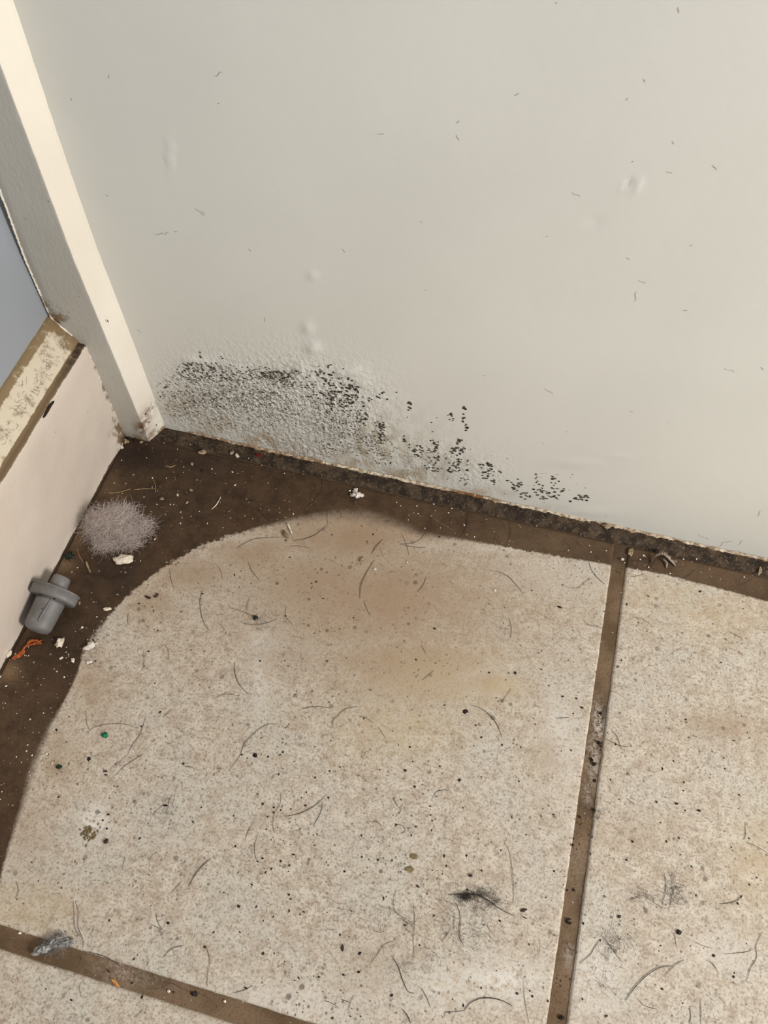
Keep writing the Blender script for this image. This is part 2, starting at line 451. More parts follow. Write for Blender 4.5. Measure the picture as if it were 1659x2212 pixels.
# ------------------------------------------------------------------ painted wall
us = np.concatenate([np.arange(-0.262, 0.20, 0.0022), np.arange(0.20, 0.97, 0.02)])
vs = np.concatenate([np.arange(0.0, 0.13, 0.0018), np.arange(0.13, 0.36, 0.0026), np.arange(0.36, 0.80, 0.03)])
BUMPS = [(675, 597, 8, 8, .0009), (676, 750, 14, 12, .0016), (665, 708, 10, 12, .0012), (765, 800, 22, 10, .0014), (740, 806, 18, 9, .0012), (650, 797, 12, 10, .0010),
         (1360, 396, 9, 9, -.0012), (1374, 400, 7, 12, .0012), (1350, 402, 7, 9, .0008), (366, 335, 4, 34, .0010), (1285, 478, 16, 8, -.0005), (440, 782, 24, 10, .0010), (410, 778, 16, 8, .0012),
         (510, 800, 16, 10, .0010), (1250, 1000, 60, 10, .0006), (1260, 1105, 60, 10, .0008), (780, 823, 20, 12, .001), (1330, 985, 40, 8, .0004), (820, 290, 14, 6, .0002)]
MOLDA = [(480, 860, 130, 70, 1.0), (600, 870, 130, 75, 1.0), (720, 900, 100, 80, 0.9), (440, 850, 70, 60, 1.0), (650, 960, 120, 50, .7), (800, 950, 60, 60, .5), (900, 1000, 90, 50, .4), (400, 870, 50, 40, .8), (1010, 1020, 80, 40, .3)]
YLWA = [(400, 880, 60, 30, .45), (470, 920, 40, 25, .5), (570, 950, 50, 20, .75), (610, 970, 40, 16, .7), (760, 1000, 60, 20, .6), (880, 1030, 70, 20, .7), (820, 970, 60, 40, .4), (680, 985, 60, 16, .5), (440, 935, 60, 12, .4), (1040, 1065, 70, 12, .6), (1180, 1100, 70, 10, .25), (930, 960, 70, 60, .15)]
GRNA = [(820, 940, 70, 50, .5), (780, 970, 50, 30, .6), (710, 930, 60, 40, .4), (950, 1000, 60, 30, .4), (600, 812, 40, 16, .7), (880, 1000, 80, 30, .4)]
def fn(U, Vv):
    P = np.stack([U, np.zeros_like(U), Vv], 1)
    b = np.zeros(len(U))
    for bl in BUMPS:
        h = blobs(P, [(bl[0], bl[1], bl[2], bl[3], 1.0)], 1, 0.0); b += h * bl[4]
    b += 0.0006 * vnoise(P, 7, 3.0, 2)
    P[:, 1] = -b
    return P
P, Q = grid(us, vs, fn)
wall = obj('wall_back', P, Q, M_WALL, kind='structure')
P0 = P.copy(); P0[:, 1] = 0
setattr_(wall.data, 'mold', blobs(P0, MOLDA, 1)); setattr_(wall.data, 'ylw', blobs(P0, YLWA, 1)); setattr_(wall.data, 'grn', blobs(P0, GRNA, 1))

# ------------------------------------------------------------------ door casing in the corner (bowed a little)
ZC = [0, .159, .242, .304, .8]; XC = [-.2552, -.2582, -.2575, -.2558, -.2556]
Z2 = [0, .17, .28, .8]; X2 = [-.2619, -.2652, -.2634, -.2625]
Z3 = [0, .118, .162, .209, .8]; X3 = [-.2986, -.2986, -.2979, -.294, -.2925]
zs = np.concatenate([np.arange(0.0004, 0.34, 0.003), np.arange(0.34, 0.81, 0.03)])
prof = []
for z in zs:
    c, e, l = np.interp(z, ZC, XC), np.interp(z, Z2, X2), np.interp(z, Z3, X3)
    g = -0.0145
    row = [(-0.308, g + 0.012), (l - 0.0006, g + 0.0022), (l, g + 0.0007), (l + 0.0012, g)]
    row += [(l + 0.0012 + (e - l - 0.0012) * k, g) for k in (0.15, 0.3, 0.5, 0.7, 0.9, 0.97)]
    row += [(e + 0.0002, g + 0.0001), (e + 0.0006, g + 0.0007)]
    row += [(e + (c - e) * k, g + (0 - g) * k) for k in (0.15, 0.3, 0.5, 0.7, 0.85, 0.93)]
    row += [(c + 0.0002, -0.0004), (c, 0.004)]
    prof.append([(x, y, z) for x, y in row])
nr = len(prof[0]); V = [p for rw in prof for p in rw]
V = np.array(V); nz = vnoise(V, 140, 8.0, 2)
V[:, 1] += 0.00022 * nz; V[:, 0] += 0.00022 * nz * (np.abs(V[:, 1]) < 0.0138)
Fc = [(i * nr + k, i * nr + k + 1, (i + 1) * nr + k + 1, (i + 1) * nr + k) for i in range(len(zs) - 1) for k in range(nr - 1)]
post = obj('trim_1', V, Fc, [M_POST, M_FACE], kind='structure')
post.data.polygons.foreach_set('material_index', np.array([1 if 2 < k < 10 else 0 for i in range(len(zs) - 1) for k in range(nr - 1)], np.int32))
setattr_(post.data, 'dirt', np.maximum(np.clip(1 - V[:, 2] / 0.012, 0, 1) * 0.7, blobs(V, [(125, 690, 26, 22, 0.8), (190, 780, 10, 40, .5), (105, 660, 14, 14, .8)], 1, -0.0145)))
setattr_(post.data, 'rust_shade', blobs(V, [(306, 925, 12, 22, 1.0), (312, 905, 10, 8, .8), (322, 945, 14, 6, .6)], 1, -0.0145))

# ------------------------------------------------------------------ kick board with sloping ledge, along the left
ys = np.concatenate([np.arange(-0.70, -0.30, 0.02), np.arange(-0.30, -0.0138, 0.0025), [-0.0138]])
SX = -0.2812
sect = [(SX + 0.0005, 0.0), (SX + 0.0001, 0.002)] + [(SX - 0.0001, z) for z in np.arange(0.006, 0.090, 0.004)] + \
       [(SX - 0.0001, 0.0950), (SX - 0.0005, 0.0962), (SX - 0.0014, 0.0966), (SX - 0.0030, 0.0968), (SX - 0.0040, 0.0972), (SX - 0.0043, 0.0978), (SX - 0.0042, 0.0986)]
V = []; ns = len(sect)
for y in ys:
    for (x, z) in sect: V.append((x, y, z))
V = np.array(V); nz = vnoise(V, 60, 4.0, 2)
V[:, 0] += 0.0003 * nz + np.where(V[:, 2] < 0.012, 0.0016 * np.exp(-((V[:, 1] + 0.022) / 0.01) ** 2), 0)
Fc = [(i * ns + k, i * ns + k + 1, (i + 1) * ns + k + 1, (i + 1) * ns + k) for i in range(len(ys) - 1) for k in range(ns - 1)]
skirt = obj('baseboard_left', V, [f[::-1] for f in Fc], M_SKIRT, kind='structure')
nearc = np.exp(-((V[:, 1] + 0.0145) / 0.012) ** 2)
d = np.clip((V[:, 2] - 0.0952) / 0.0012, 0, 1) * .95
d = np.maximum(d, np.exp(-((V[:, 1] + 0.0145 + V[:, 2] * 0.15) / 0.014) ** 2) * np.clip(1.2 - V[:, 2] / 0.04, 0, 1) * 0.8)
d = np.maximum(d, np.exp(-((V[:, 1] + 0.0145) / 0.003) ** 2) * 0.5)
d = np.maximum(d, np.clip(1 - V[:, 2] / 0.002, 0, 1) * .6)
setattr_(skirt.data, 'dirt', d); setattr_(skirt.data, 'rust_shade', np.maximum(nearc * np.clip(1 - V[:, 2] / 0.008, 0, 1) * 0.9, (V[:, 2] > 0.0955) * np.clip(1.15 + (V[:, 1] + 0.0145) / 0.035, 0, 1)))  # shade of the hole at the groove's casing end is put into the colour

sect = [(SX - 0.0042, 0.0980), (SX - 0.0040, 0.0990), (SX - 0.0044, 0.0996)]
x0, z0, x1, z1 = SX - 0.0046, 0.0998, -0.2968, 0.1134
sect += [(x0 + (x1 - x0) * k, z0 + (z1 - z0) * k) for k in np.linspace(0.08, 1, 12)]
sect += [(-0.2974, 0.1148), (-0.2990, 0.1162), (-0.3010, 0.1168)]
ns = len(sect); V = np.array([(x, y, z) for y in ys for (x, z) in sect]); nz = vnoise(V, 120, 6.0, 3)
V[:, 2] += 0.0004 * nz
Fc = [(i * ns + k, i * ns + k + 1, (i + 1) * ns + k + 1, (i + 1) * ns + k) for i in range(len(ys) - 1) for k in range(ns - 1)]
ledge = obj('trim_2', V, [f[::-1] for f in Fc], M_LEDGE, kind='structure')
kk = np.tile(np.arange(ns), len(ys))
d = np.where(kk > ns - 5, 0.45, 0.0) + np.where(kk < 2, 0.5, 0) + 0.36
d = np.maximum(d, np.exp(-((V[:, 1] + 0.0145) / 0.014) ** 2) * 0.95)
setattr_(ledge.data, 'dirt', np.clip(d, 0, 1)); setattr_(ledge.data, 'rust_shade', np.exp(-((V[:, 1] + 0.0145) / 0.006) ** 2) * 0.25)

# blue-grey door panel behind the ledge
us = np.arange(-0.70, 0.012, 0.02); vs = np.arange(0.110, 0.82, 0.02)
def fn(U, Vv):
    P = np.stack([np.full_like(U, -0.3005), U, Vv], 1); P[:, 0] += 0.0002 * vnoise(P, 20, 1.0, 2); return P
P, Q = grid(us, vs, fn)
obj('door_1', P, Q, M_DOOR, kind='structure')

# crusty old paint along the casing's edges
parts = []
def crust(pts, rad, seed, step=0.0006):
    P = [np.array(p, float) for p in pts]; out = []
    for A_, B_ in zip(P[:-1], P[1:]):
        n = max(2, int(np.linalg.norm(B_ - A_) / step)); out += [A_ + (B_ - A_) * k / n for k in range(n)]
    V, Fc = tube(out, rad, 6, 1.0); V = np.array(V)
    V += np.array([[rad * 0.9 * noise.fractal(Vector((v[0] * 700 + seed, v[1] * 700, v[2] * 700)), .7, 2, 3), 0, rad * .8 * noise.noise(Vector((v[0] * 500, v[1] * 500 + seed, v[2] * 500)))] for v in V])
    return V, Fc
e3 = [(np.interp(z, Z3, X3) - 0.0003, -0.0142, z) for z in np.linspace(0.117, 0.33, 24)]
parts.append(crust(e3, 0.0006, 1)); parts.append(crust([(-0.2990, -0.0144, 0.1175), (-0.2975, -0.0148, 0.1152), (SX - 0.0062, -0.0148, 0.1012)], 0.0006, 2))
parts.append(crust([(SX - .0002, -0.0146, 0.0940), (SX + .0001, -0.0146, 0.05), (SX + .0002, -0.0146, 0.002)], 0.0004, 3))
V, Fc = merge(parts); tr = obj('trim_5', V, Fc, M_POST, kind='structure')
V = np.array(V); setattr_(tr.data, 'dirt', np.clip((0.16 - V[:, 2]) / 0.05, 0, .55)); setattr_(tr.data, 'rust_shade', np.clip(1 - V[:, 2] / 0.02, 0, .7))

# ------------------------------------------------------------------ dirty sealant bead and flaking paint edge at the wall foot
xs = np.arange(-0.262, 0.95, 0.0016)
V = []; sec = 9
for i, x in enumerate(xs):
    wv = 0.0115 + 0.0012 * noise.noise(Vector((x * 60, 3, 0))) 
    hz = 0.0022 + 0.0012 * noise.noise(Vector((x * 90, 9, 0)))
    fade = min(1.0, max(0.35, (x + 0.24) / 0.10))
    for k in range(sec):
        a = k / (sec - 1)
        y = -wv * a; z = -0.0012 + hz * fade * (1 - a ** 1.6) + 0.0012
        z += 0.0006 * noise.noise(Vector((x * 420, a * 6, 1))) * (1 if 0 < k < sec - 1 else 0)
        V.append((x, y, z - (0.0013 if k == sec - 1 else 0)))
Fc = [(i * sec + k, i * sec + k + 1, (i + 1) * sec + k + 1, (i + 1) * sec + k) for i in range(len(xs) - 1) for k in range(sec - 1)]
obj('trim_3', V, Fc, M_SEAL, kind='structure')

xs = np.arange(-0.235, 0.95, 0.0008)
V = []; rs = []
def ragged(x, s): return noise.fractal(Vector((x * s, 4.2, 0)), 0.7, 2.0, 4)
for x in xs:
    top = 0.0036 + 0.0010 * ragged(x, 50)
    bot = 0.0014 + 0.0014 * ragged(x + 3, 260)
    lip = 0.0011 + 0.0009 * ragged(x + 7, 200)
    amp = min(1.0, max(0.0, (x + 0.235) / 0.05))
    for (y, z) in ((-0.0004, top), (-0.0006 - lip * 0.5 * amp, top - 0.0009), (-0.0008 - lip * amp, (top + bot) / 2), (-0.0006 - lip * amp, bot), (0.0, bot - 0.0002)):
        V.append((x, y, z))
Fc = [(i * 5 + k, i * 5 + k + 1, (i + 1) * 5 + k + 1, (i + 1) * 5 + k) for i in range(len(xs) - 1) for k in range(4)]
pe = obj('trim_4', V, [f[::-1] for f in Fc], M_EDGE, kind='structure')
V = np.array(V)
xr0, xr1 = wl(960, 1060)[0], wl(1075, 1085)[0]
rust_shade = np.exp(-((V[:, 0] - (xr0 + xr1) / 2) / ((xr1 - xr0) * 0.6)) ** 2)
rust_shade = np.maximum(rust_shade, 0.35 * (V[:, 0] > wl(1250, 1120)[0])); rust_shade = np.maximum(rust_shade, 0.6 * (V[:, 0] < wl(700, 1005)[0]))
setattr_(pe.data, 'rust_shade', rust_shade)

# ------------------------------------------------------------------ mould growth on the wall
def spot(c2, ra, rb, rot, ring=False, h=0.00022):
    n = 7; V = []; Fc = []
    rr = [random.uniform(0.7, 1.25) for _ in range(n)]
    yb = 0.0
    def pt(k, s, d):
        a = 2 * math.pi * k / n; x, z = math.cos(a) * ra * rr[k] * s, math.sin(a) * rb * rr[k] * s
        return (c2[0] + x * math.cos(rot) - z * math.sin(rot), yb - d, c2[1] + x * math.sin(rot) + z * math.cos(rot))
    base = -h
    for s, dd in ((1.0, 0.0002 + h * 0.2), (0.75, 0.0002 + h)): V += [pt(k, s, dd) for k in range(n)]
    for k in range(n): Fc.append((k, (k + 1) % n, n + (k + 1) % n, n + k))
    if ring:
        V += [pt(k, 0.4, 0.0002 + h * 0.3) for k in range(n)]
        for k in range(n): Fc.append((n + k, n + (k + 1) % n, 2 * n + (k + 1) % n, 2 * n + k))
    else: Fc.append(tuple(n + k for k in range(n)))
    return V, Fc
parts, mats = [], []
def bumph(p):
    P1 = np.array([p]); return float(sum(blobs(P1, [(b[0], b[1], b[2], b[3], 1.0)], 1)[0] * b[4] for b in BUMPS))
def cluster(px, py, rx, ry, n, smin, smax, ring=0.0, grey=0.0, el=1.4, tilt=0.0):
    if px > 880: smin, smax, n = smin * 1.3, smax * 1.3, max(1, int(n * .5))
    elif px > 680: smin, smax, n = smin * 1.15, smax * 1.2, max(1, int(n * .7))
    for _ in range(n):
        a, q = random.uniform(0, 2 * math.pi), math.sqrt(random.random())
        x, y = px + rx * q * math.cos(a), py + ry * q * math.sin(a)
        if y > 924 + 0.2223 * (x - 359) - 6: continue
        p = wl(x, y); s = random.uniform(smin, smax) * 0.00028
        rg = random.random() < ring
        v, f = spot((p[0], p[2]), s * (1.25 if rg else 1), s * random.uniform(0.8, el), random.gauss(tilt, 0.5), rg)
        sh = 0.0006 * noise.fractal(Vector((p[0] * 7 + 3, 0, p[2] * 7)), 0.6, 2.0, 2) + bumph((p[0], 0, p[2]))
        v = [(a_, b_ - sh, c_) for a_, b_, c_ in v]
        parts.append((v, f)); mats.extend([1 if random.random() < grey else 0] * len(f))
# upper left fringe and field of small dashes
cluster(433, 765, 5, 8, 4, 1.5, 2.6); cluster(479, 773, 3, 4, 2, 1.4, 2.2)
cluster(480, 835, 125, 50, 380, 0.7, 1.9, 0.05, 0.45, 2.4, 0.6)
cluster(430, 800, 55, 22, 120, 0.9, 2.1, 0.05, 0.2, 2.4, 0.5)
cluster(500, 880, 140, 50, 480, 0.6, 1.5, 0.05, 0.75, 1.8, 0.5)
cluster(600, 850, 120, 50, 260, 0.7, 1.6, 0.05, 0.6, 1.6)
cluster(650, 940, 130, 55, 420, 0.5, 1.3, 0.05, 0.85)
cluster(380, 870, 40, 30, 60, 0.7, 1.6, 0, 0.6, 2.0, .5)
cluster(520, 810, 60, 12, 60, 0.8, 2.0); cluster(565, 803, 26, 12, 34, .8, 1.9)
cluster(603, 812, 26, 13, 90, 0.8, 2.0); cluster(622, 824, 16, 14, 40, .8, 2.0)
cluster(640, 800, 14, 6, 12, 1.0, 2.0)
cluster(690, 830, 40, 32, 60, 1.3, 2.7, 0.1); cluster(740, 845, 40, 34, 90, 1.3, 2.8, 0.15)
cluster(705, 795, 45, 10, 14, 1.2, 2.4); cluster(762, 850, 14, 22, 40, 1.3, 2.8)
cluster(720, 870, 45, 26, 90, 1.1, 2.3, 0.15, 0.1); cluster(735, 905, 50, 30, 90, 1.0, 2.2, 0.1, 0.3)
cluster(800, 860, 5, 7, 8, 1.5, 2.5); cluster(818, 855, 4, 7, 7, 1.4, 2.3); cluster(829, 849, 3, 3, 3, 1.6, 2.4); cluster(839, 862, 3, 2, 1, 1.8, 2.2); cluster(855, 848, 2, 5, 4, 1, 1.8)
cluster(785, 870, 5, 14, 8, 1.4, 2.4); cluster(790, 905, 6, 14, 14, 1.4, 2.5, 0.3)
cluster(777, 900, 40, 16, 20, 1.2, 2.2); cluster(825, 920, 8, 10, 10, 1.6, 2.9, 0.4); cluster(823, 935, 6, 22, 22, 1.4, 2.6, 0.4)
cluster(800, 930, 40, 26, 70, 0.8, 1.9, 0.1, 0.3); cluster(750, 960, 60, 26, 160, 0.6, 1.5, 0, 0.6); cluster(830, 990, 24, 14, 40, .8, 1.8)
cluster(820, 965, 40, 20, 60, 0.7, 1.6, 0, 0.5)
cluster(885, 877, 4, 11, 18, 1.3, 2.4); cluster(880, 899, 3, 3, 2, 1, 1.5)
cluster(975, 901, 5, 10, 18, 1.2, 2.2); cluster(968, 896, 4, 3, 3, 1, 1.5); cluster(944, 901, 3, 2, 2, 1, 1.6)
cluster(1004, 884, 3, 8, 12, 1.2, 2.2); cluster(1002, 903, 4, 10, 18, 1.2, 2.4); cluster(1008, 918, 2, 6, 8, 1.2, 2); cluster(1009, 926, 3, 5, 8, 1.5, 2.4)
cluster(932, 915, 3, 3, 2, 1.2, 1.8); cluster(933, 932, 3, 3, 2, 1.2, 1.8); cluster(933, 948, 4, 4, 5, 1.2, 1.8)
cluster(875, 948, 4, 8, 14, 1.2, 2.2); cluster(882, 962, 8, 8, 6, 1.1, 1.8)
cluster(904, 975, 12, 14, 44, 1.2, 2.4, 0.4, 0.1); cluster(943, 958, 5, 14, 24, 1.3, 2.6, 0.3)
cluster(932, 985, 14, 20, 50, 1.0, 2.1, 0.3, 0.2); cluster(935, 1010, 20, 12, 44, .9, 1.9, 0.2, 0.2); cluster(947, 990, 4, 7, 10, 1.3, 2.2, 0.3)
cluster(992, 955, 7, 8, 16, 1.5, 2.8, 0.6); cluster(985, 975, 10, 10, 24, 1.4, 2.9, 0.5); cluster(1000, 972, 6, 7, 10, 1.6, 3, .6); cluster(993, 992, 5, 8, 12, 1.4, 2.6, 0.5)
cluster(982, 1008, 16, 16, 60, 0.9, 2.2, 0.3, 0.2); cluster(964, 992, 3, 3, 2, 1.3, 2); cluster(1013, 997, 3, 5, 4, 1.5, 2.6, .6); cluster(1012, 1014, 4, 5, 6, 1.3, 2.4, .4); cluster(1004, 1040, 10, 12, 20, 1, 2, .3)
cluster(1040, 1006, 5, 5, 6, 1.6, 3, .7); cluster(1060, 1000, 7, 9, 10, 1.8, 3.2, .7); cluster(1057, 1012, 14, 12, 30, 1.4, 2.6, .5); cluster(1048, 1024, 8, 12, 26, 1.2, 2.4, .3); cluster(1065, 1040, 5, 14, 22, 1.1, 2.2, .4); cluster(1080, 1022, 4, 5, 4, 1.4, 2.4, .4)
cluster(1095, 1037, 5, 4, 4, 1.5, 2.8, .6); cluster(1115, 1047, 14, 8, 18, 1.5, 2.8, .6); cluster(1122, 1038, 5, 6, 7, 1.4, 2.4); cluster(1113, 1060, 6, 4, 5, 1.5, 2.8, .8)
cluster(1138, 1070, 14, 8, 24, 1.1, 2.3, .6, .3); cluster(1160, 1032, 3, 14, 14, .9, 1.8, .2, .3); cluster(1166, 1056, 14, 10, 24, 1.2, 2.4, .6, .3); cluster(1175, 1070, 16, 10, 24, 1.1, 2.4, .6, .4)
cluster(1196, 1045, 5, 20, 22, 1.2, 2.3, .4, .1); cluster(1205, 1040, 3, 3, 3, 1.8, 2.8); cluster(1208, 1056, 14, 8, 14, 1.3, 2.5, .5, .2); cluster(1198, 1072, 16, 10, 26, 1.1, 2.3, .5, .3)
cluster(1250, 1075, 14, 6, 22, 1.5, 2.8, .5); cluster(1266, 1075, 5, 7, 9, 1.8, 3.2, .7); cluster(1235, 1080, 5, 5, 6, 1.2, 2, .2)
cluster(560, 900, 170, 60, 500, .4, 1.1, 0, .9); cluster(960, 1000, 150, 40, 90, .4, 1.1, 0, .5); cluster(1150, 1050, 120, 40, 60, .4, 1.0, 0, .5); cluster(350, 830, 12, 30, 14, 1, 2, 0, .3, 2, .4)
V, Fc = merge(parts)
mo = obj('mold_spots', V, Fc, [M_MOLD, M_MOLDG])
mo.data.polygons.foreach_set('material_index', np.array(mats, np.int32))
tag(mo, 'black and grey mold spots spread over the blistered foot of the white wall', 'mold', kind='stuff')
# ------------------------------------------------------------------ grey plastic plug lying against the kick board
def lathe(prof, axis_o, axis_d, up, nseg=40, squash=1.0):
    """prof: list of (t, r) along axis"""
    d = np.array(axis_d, float); d /= np.linalg.norm(d); u = np.array(up, float); u -= d * (u @ d); u /= np.linalg.norm(u); s = np.cross(d, u)
    V = []; Fc = []
    for (t_, r_) in prof:
        for k in range(nseg):
            a = 2 * math.pi * k / nseg
            V.append(np.array(axis_o) + d * t_ + (s * math.cos(a) + u * math.sin(a) * squash) * max(r_, 1e-5))
    n = len(prof)
    for i in range(n - 1):
        for k in range(nseg):
            k2 = (k + 1) % nseg
            Fc.append((i * nseg + k, i * nseg + k2, (i + 1) * nseg + k2, (i + 1) * nseg + k))
    Fc.append(tuple(range(nseg))[::-1]); Fc.append(tuple((n - 1) * nseg + k for k in range(nseg)))
    return V, Fc
pe0 = fl(83, 1352, 0.0085); pe1 = fl(117, 1284, 0.0115)          # body end, flange centre (above the floor)
ax = pe1 - pe0; L = np.linalg.norm(ax); axn = ax / L
base = np.array([pe1[0], pe1[1], 0.0])
plug = bpy.data.objects.new('plastic_plug', None); COL.objects.link(plug); plug.location = base
tag(plug, 'grey plastic plug with a wide flange lying against the white kick board', 'plug')
def plug_part(name, prof, sq=1.0, **kw):
    V, Fc = lathe(prof, pe1 - base, axn, (0, 0, 1), 44, sq)
    return obj(name, V, Fc, M_PLUG, plug)
R0 = 0.0088
plug_part('cap', [(-L - 0.0040, 0.0), (-L - 0.0038, R0 * .55), (-L - 0.0026, R0 * .86), (-L - 0.0006, R0 * 0.98), (-L + .002, R0), (-0.006, R0 * 1.06), (-0.0050, R0 * 1.08), (-0.0049, R0 * 1.02), (-0.0030, R0 * 1.02)], 0.92)
plug_part('flange', [(-0.0036, 0.006), (-0.0036, 0.0146), (-0.0030, 0.0153), (-0.0022, 0.0155), (0.0016, 0.0158), (0.0020, 0.0152), (0.0022, 0.0153), (0.0026, 0.0161), (0.0034, 0.0161), (0.0036, 0.0155), (0.0036, 0.005)], 0.80)
plug_part('stem', [(0.0030, 0.0062), (0.0085, 0.0058), (0.0115, 0.0056), (0.0122, 0.0050), (0.0124, 0.0035), (0.0124, 0.0)], 1.0)
V, Fc = merge([tube(smooth_path([pe1 - base - axn * t_ + np.array([0.0040 - 0.0004 * i, 0.0022, 0.0083 + 0.0003 * i]) for i, t_ in enumerate((0.008, 0.016, 0.024))], 6), 0.0007, 6)])
obj('ridge', V, Fc, M_PLUG, plug)

# ------------------------------------------------------------------ ball of lint
def strand(c, rx, ry, rz, ln, rad, nseg=6):
    while True:
        q = rng.normal(0, 0.52, 3)
        if np.linalg.norm(q) < 1.15: break
    p = np.array([q[0] * rx, q[1] * ry, abs(q[2]) * rz]); d = rng.normal(0, 1, 3); d[2] *= 0.35; d /= np.linalg.norm(d)
    pts = []; cur = rng.normal(0, 1, 3) * 0.35; cur[2] *= .3
    for i in range(nseg):
        pts.append(c + np.array([p[0], p[1], max(p[2], 0.0002)])); p = p + d * ln / nseg; d = d + cur; d /= np.linalg.norm(d)
    return tube(pts, rad, 3, 0.5)
lc = fl(247, 1143, 0.0)
parts = []
for (px, py, rx, ry, rz, n) in ((240, 1140, 0.0175, 0.0135, 0.0150, 3000), (215, 1135, 0.010, 0.010, 0.0130, 900), (262, 1112, 0.011, 0.008, 0.0075, 800), (225, 1175, .010, .006, .005, 500), (275, 1165, .010, .009, .006, 700), (302, 1140, .010, .008, .006, 700)):
    c = fl(px, py, 0.002); c = np.array([max(c[0], -0.2770 + rx * .75), c[1], 0.0008])
    parts += [strand(c, rx, ry, rz, random.uniform(0.004, 0.013), 0.00005) for _ in range(n)]
V, Fc = merge(parts)
V = np.array(V); V[:, 0] = np.maximum(V[:, 0], -0.2806); V[:, 2] = np.maximum(V[:, 2], 0.00003)
lint = recentre(obj('lint_ball', V, Fc, M_LINT))
tag(lint, 'fluffy ball of pale grey lint on the dark grime beside the kick board', 'lint')

# ------------------------------------------------------------------ crumbs and chips, each its own thing
def flat_chip(px, py, rx, ry, rot, th, mat, name, label, cat, curl=0.3, seed=0, n=14, rough=0.35, group=None, z0=0.0):
    """thin curled flake with thickness; rx, ry in metres, rot measured in the floor plane"""
    c = fl(px, py, 0.0); V = []; rings = 4
    out = [1 + rough * 2 * noise.noise(Vector((math.cos(2 * math.pi * k / n) * 1.5 + seed * 2.3, math.sin(2 * math.pi * k / n) * 1.5, seed))) for k in range(n)]
    for side in (0, 1):
        V.append((0, 0, 0.0003 + (th if side == 0 else 0)))
        for j in range(1, rings + 1):
            s = j / rings
            for k in range(n):
                a = 2 * math.pi * k / n; x, y = math.cos(a) * rx * out[k] * s, math.sin(a) * ry * out[k] * s
                z = 0.0003 + curl * (x * x) / max(rx, 1e-6) * 1.0 + 0.12 * ry * noise.noise(Vector((x * 500, y * 500, seed)))
                z = max(z, 0.0001)
                V.append((x * math.cos(rot) - y * math.sin(rot), x * math.sin(rot) + y * math.cos(rot), z + (th * (1 - 0.5 * s ** 3) if side == 0 else 0)))
    m = 1 + rings * n; Fc = []
    for side in (0, 1):
        o = side * m
        for k in range(n):
            k2 = (k + 1) % n
            f = (o, o + 1 + k, o + 1 + k2); Fc.append(f if side == 0 else f[::-1])
            for j in range(rings - 1):
                a = o + 1 + j * n; f = (a + k, a + n + k, a + n + k2, a + k2); Fc.append(f if side == 0 else f[::-1])
    for k in range(n):
        k2 = (k + 1) % n; a = 1 + (rings - 1) * n
        Fc.append((a + k, m + a + k, m + a + k2, a + k2))
    o = obj(name, V, Fc, mat); o.location = (c[0], c[1], z0)
    return tag(o, label, cat, group)

def crumb(px, py, sx, sy, sz, rot, mat, name, label, cat, seed=0, rough=0.35, group=None, freq=1.6, z0=0.0, ax=2, val=0.0, nu=14, nv=9):
    if mat in (M_BLACK, M_CLOD, M_PELLET): sx, sy, sz = sx * .72, sy * .72, sz * .6
    V, Fc = lump((0, 0, 0), (sx, sy, sz), rot, rough, seed, nu, nv, freq)
    o = obj(name, V, Fc, mat)
    V = np.array(V)
    if ax == 2:
        c = fl(px, py, 0.0); o.location = (c[0], c[1], z0 - V[:, 2].min() - 0.0001)
    else:
        c = on(px, py, ax, val); o.location = tuple(c)
    return tag(o, label, cat, group)

MM = 0.001
crumb(267, 1212, 6.2*MM, 3.4*MM, 1.9*MM, 0.35, M_WHITE, 'white_crumb', 'largest cream-white crumb, just below the ball of lint', 'crumb', 3, .3)
crumb(131, 1391, 2.4*MM, 3.0*MM, 1.3*MM, 0.2, M_WHITE, 'white_crumb', 'white angular crumb below the flange of the grey plug', 'crumb', 5, .45)
crumb(197, 1398, 3.6*MM, 2.0*MM, 1.3*MM, 0.65, M_PLASTER, 'white_crumb', 'white crumb on the edge of the dark grime, right of the angular crumb', 'crumb', 8, .5)
crumb(232, 1317, 2.4*MM, 1.2*MM, 0.8*MM, 0.5, M_WHITE, 'white_crumb', 'small flat white crumb on dark grime right of the grey plug', 'crumb', 11, .5)
crumb(193, 1431, 1.9*MM, 0.9*MM, 0.7*MM, 0.4, M_PLASTER, 'white_crumb', 'tiny white crumb with a black speck beside it on the grime edge', 'crumb', 14, .5)
crumb(206, 1428, 0.9*MM, 0.6*MM, 0.4*MM, 0.2, M_BLACK, 'black_speck', 'tiny black speck touching the tiny white crumb below the grey plug', 'speck', 2, .3)
crumb(20, 1414, 1.6*MM, 2.3*MM, 1.2*MM, 0.0, M_WHITE, 'white_crumb', 'white crumb against the kick board, left of the orange leaf', 'crumb', 17, .4)
crumb(178, 1356, 0.9*MM, 0.8*MM, 0.6*MM, 0.0, M_WHITE, 'white_crumb', 'round white speck below the right end of the plug flange', 'crumb', 19, .2)
crumb(158, 1427, 1.0*MM, 1.4*MM, 0.6*MM, 0.7, M_WHITE, 'white_crumb', 'small white crumb on the grime below the angular crumb', 'crumb', 23, .4)
crumb(133, 1422, 1.1*MM, 0.7*MM, 0.4*MM, 0.7, M_WHITE, 'white_crumb', 'small white double speck on the grime right of the orange leaf', 'crumb', 29, .5)
crumb(44, 1352, 1.3*MM, 1.5*MM, 1.1*MM, 0.7, M_WHITE, 'white_crumb', 'pale crumb squeezed between the plug cap and the kick board', 'crumb', 31, .3)
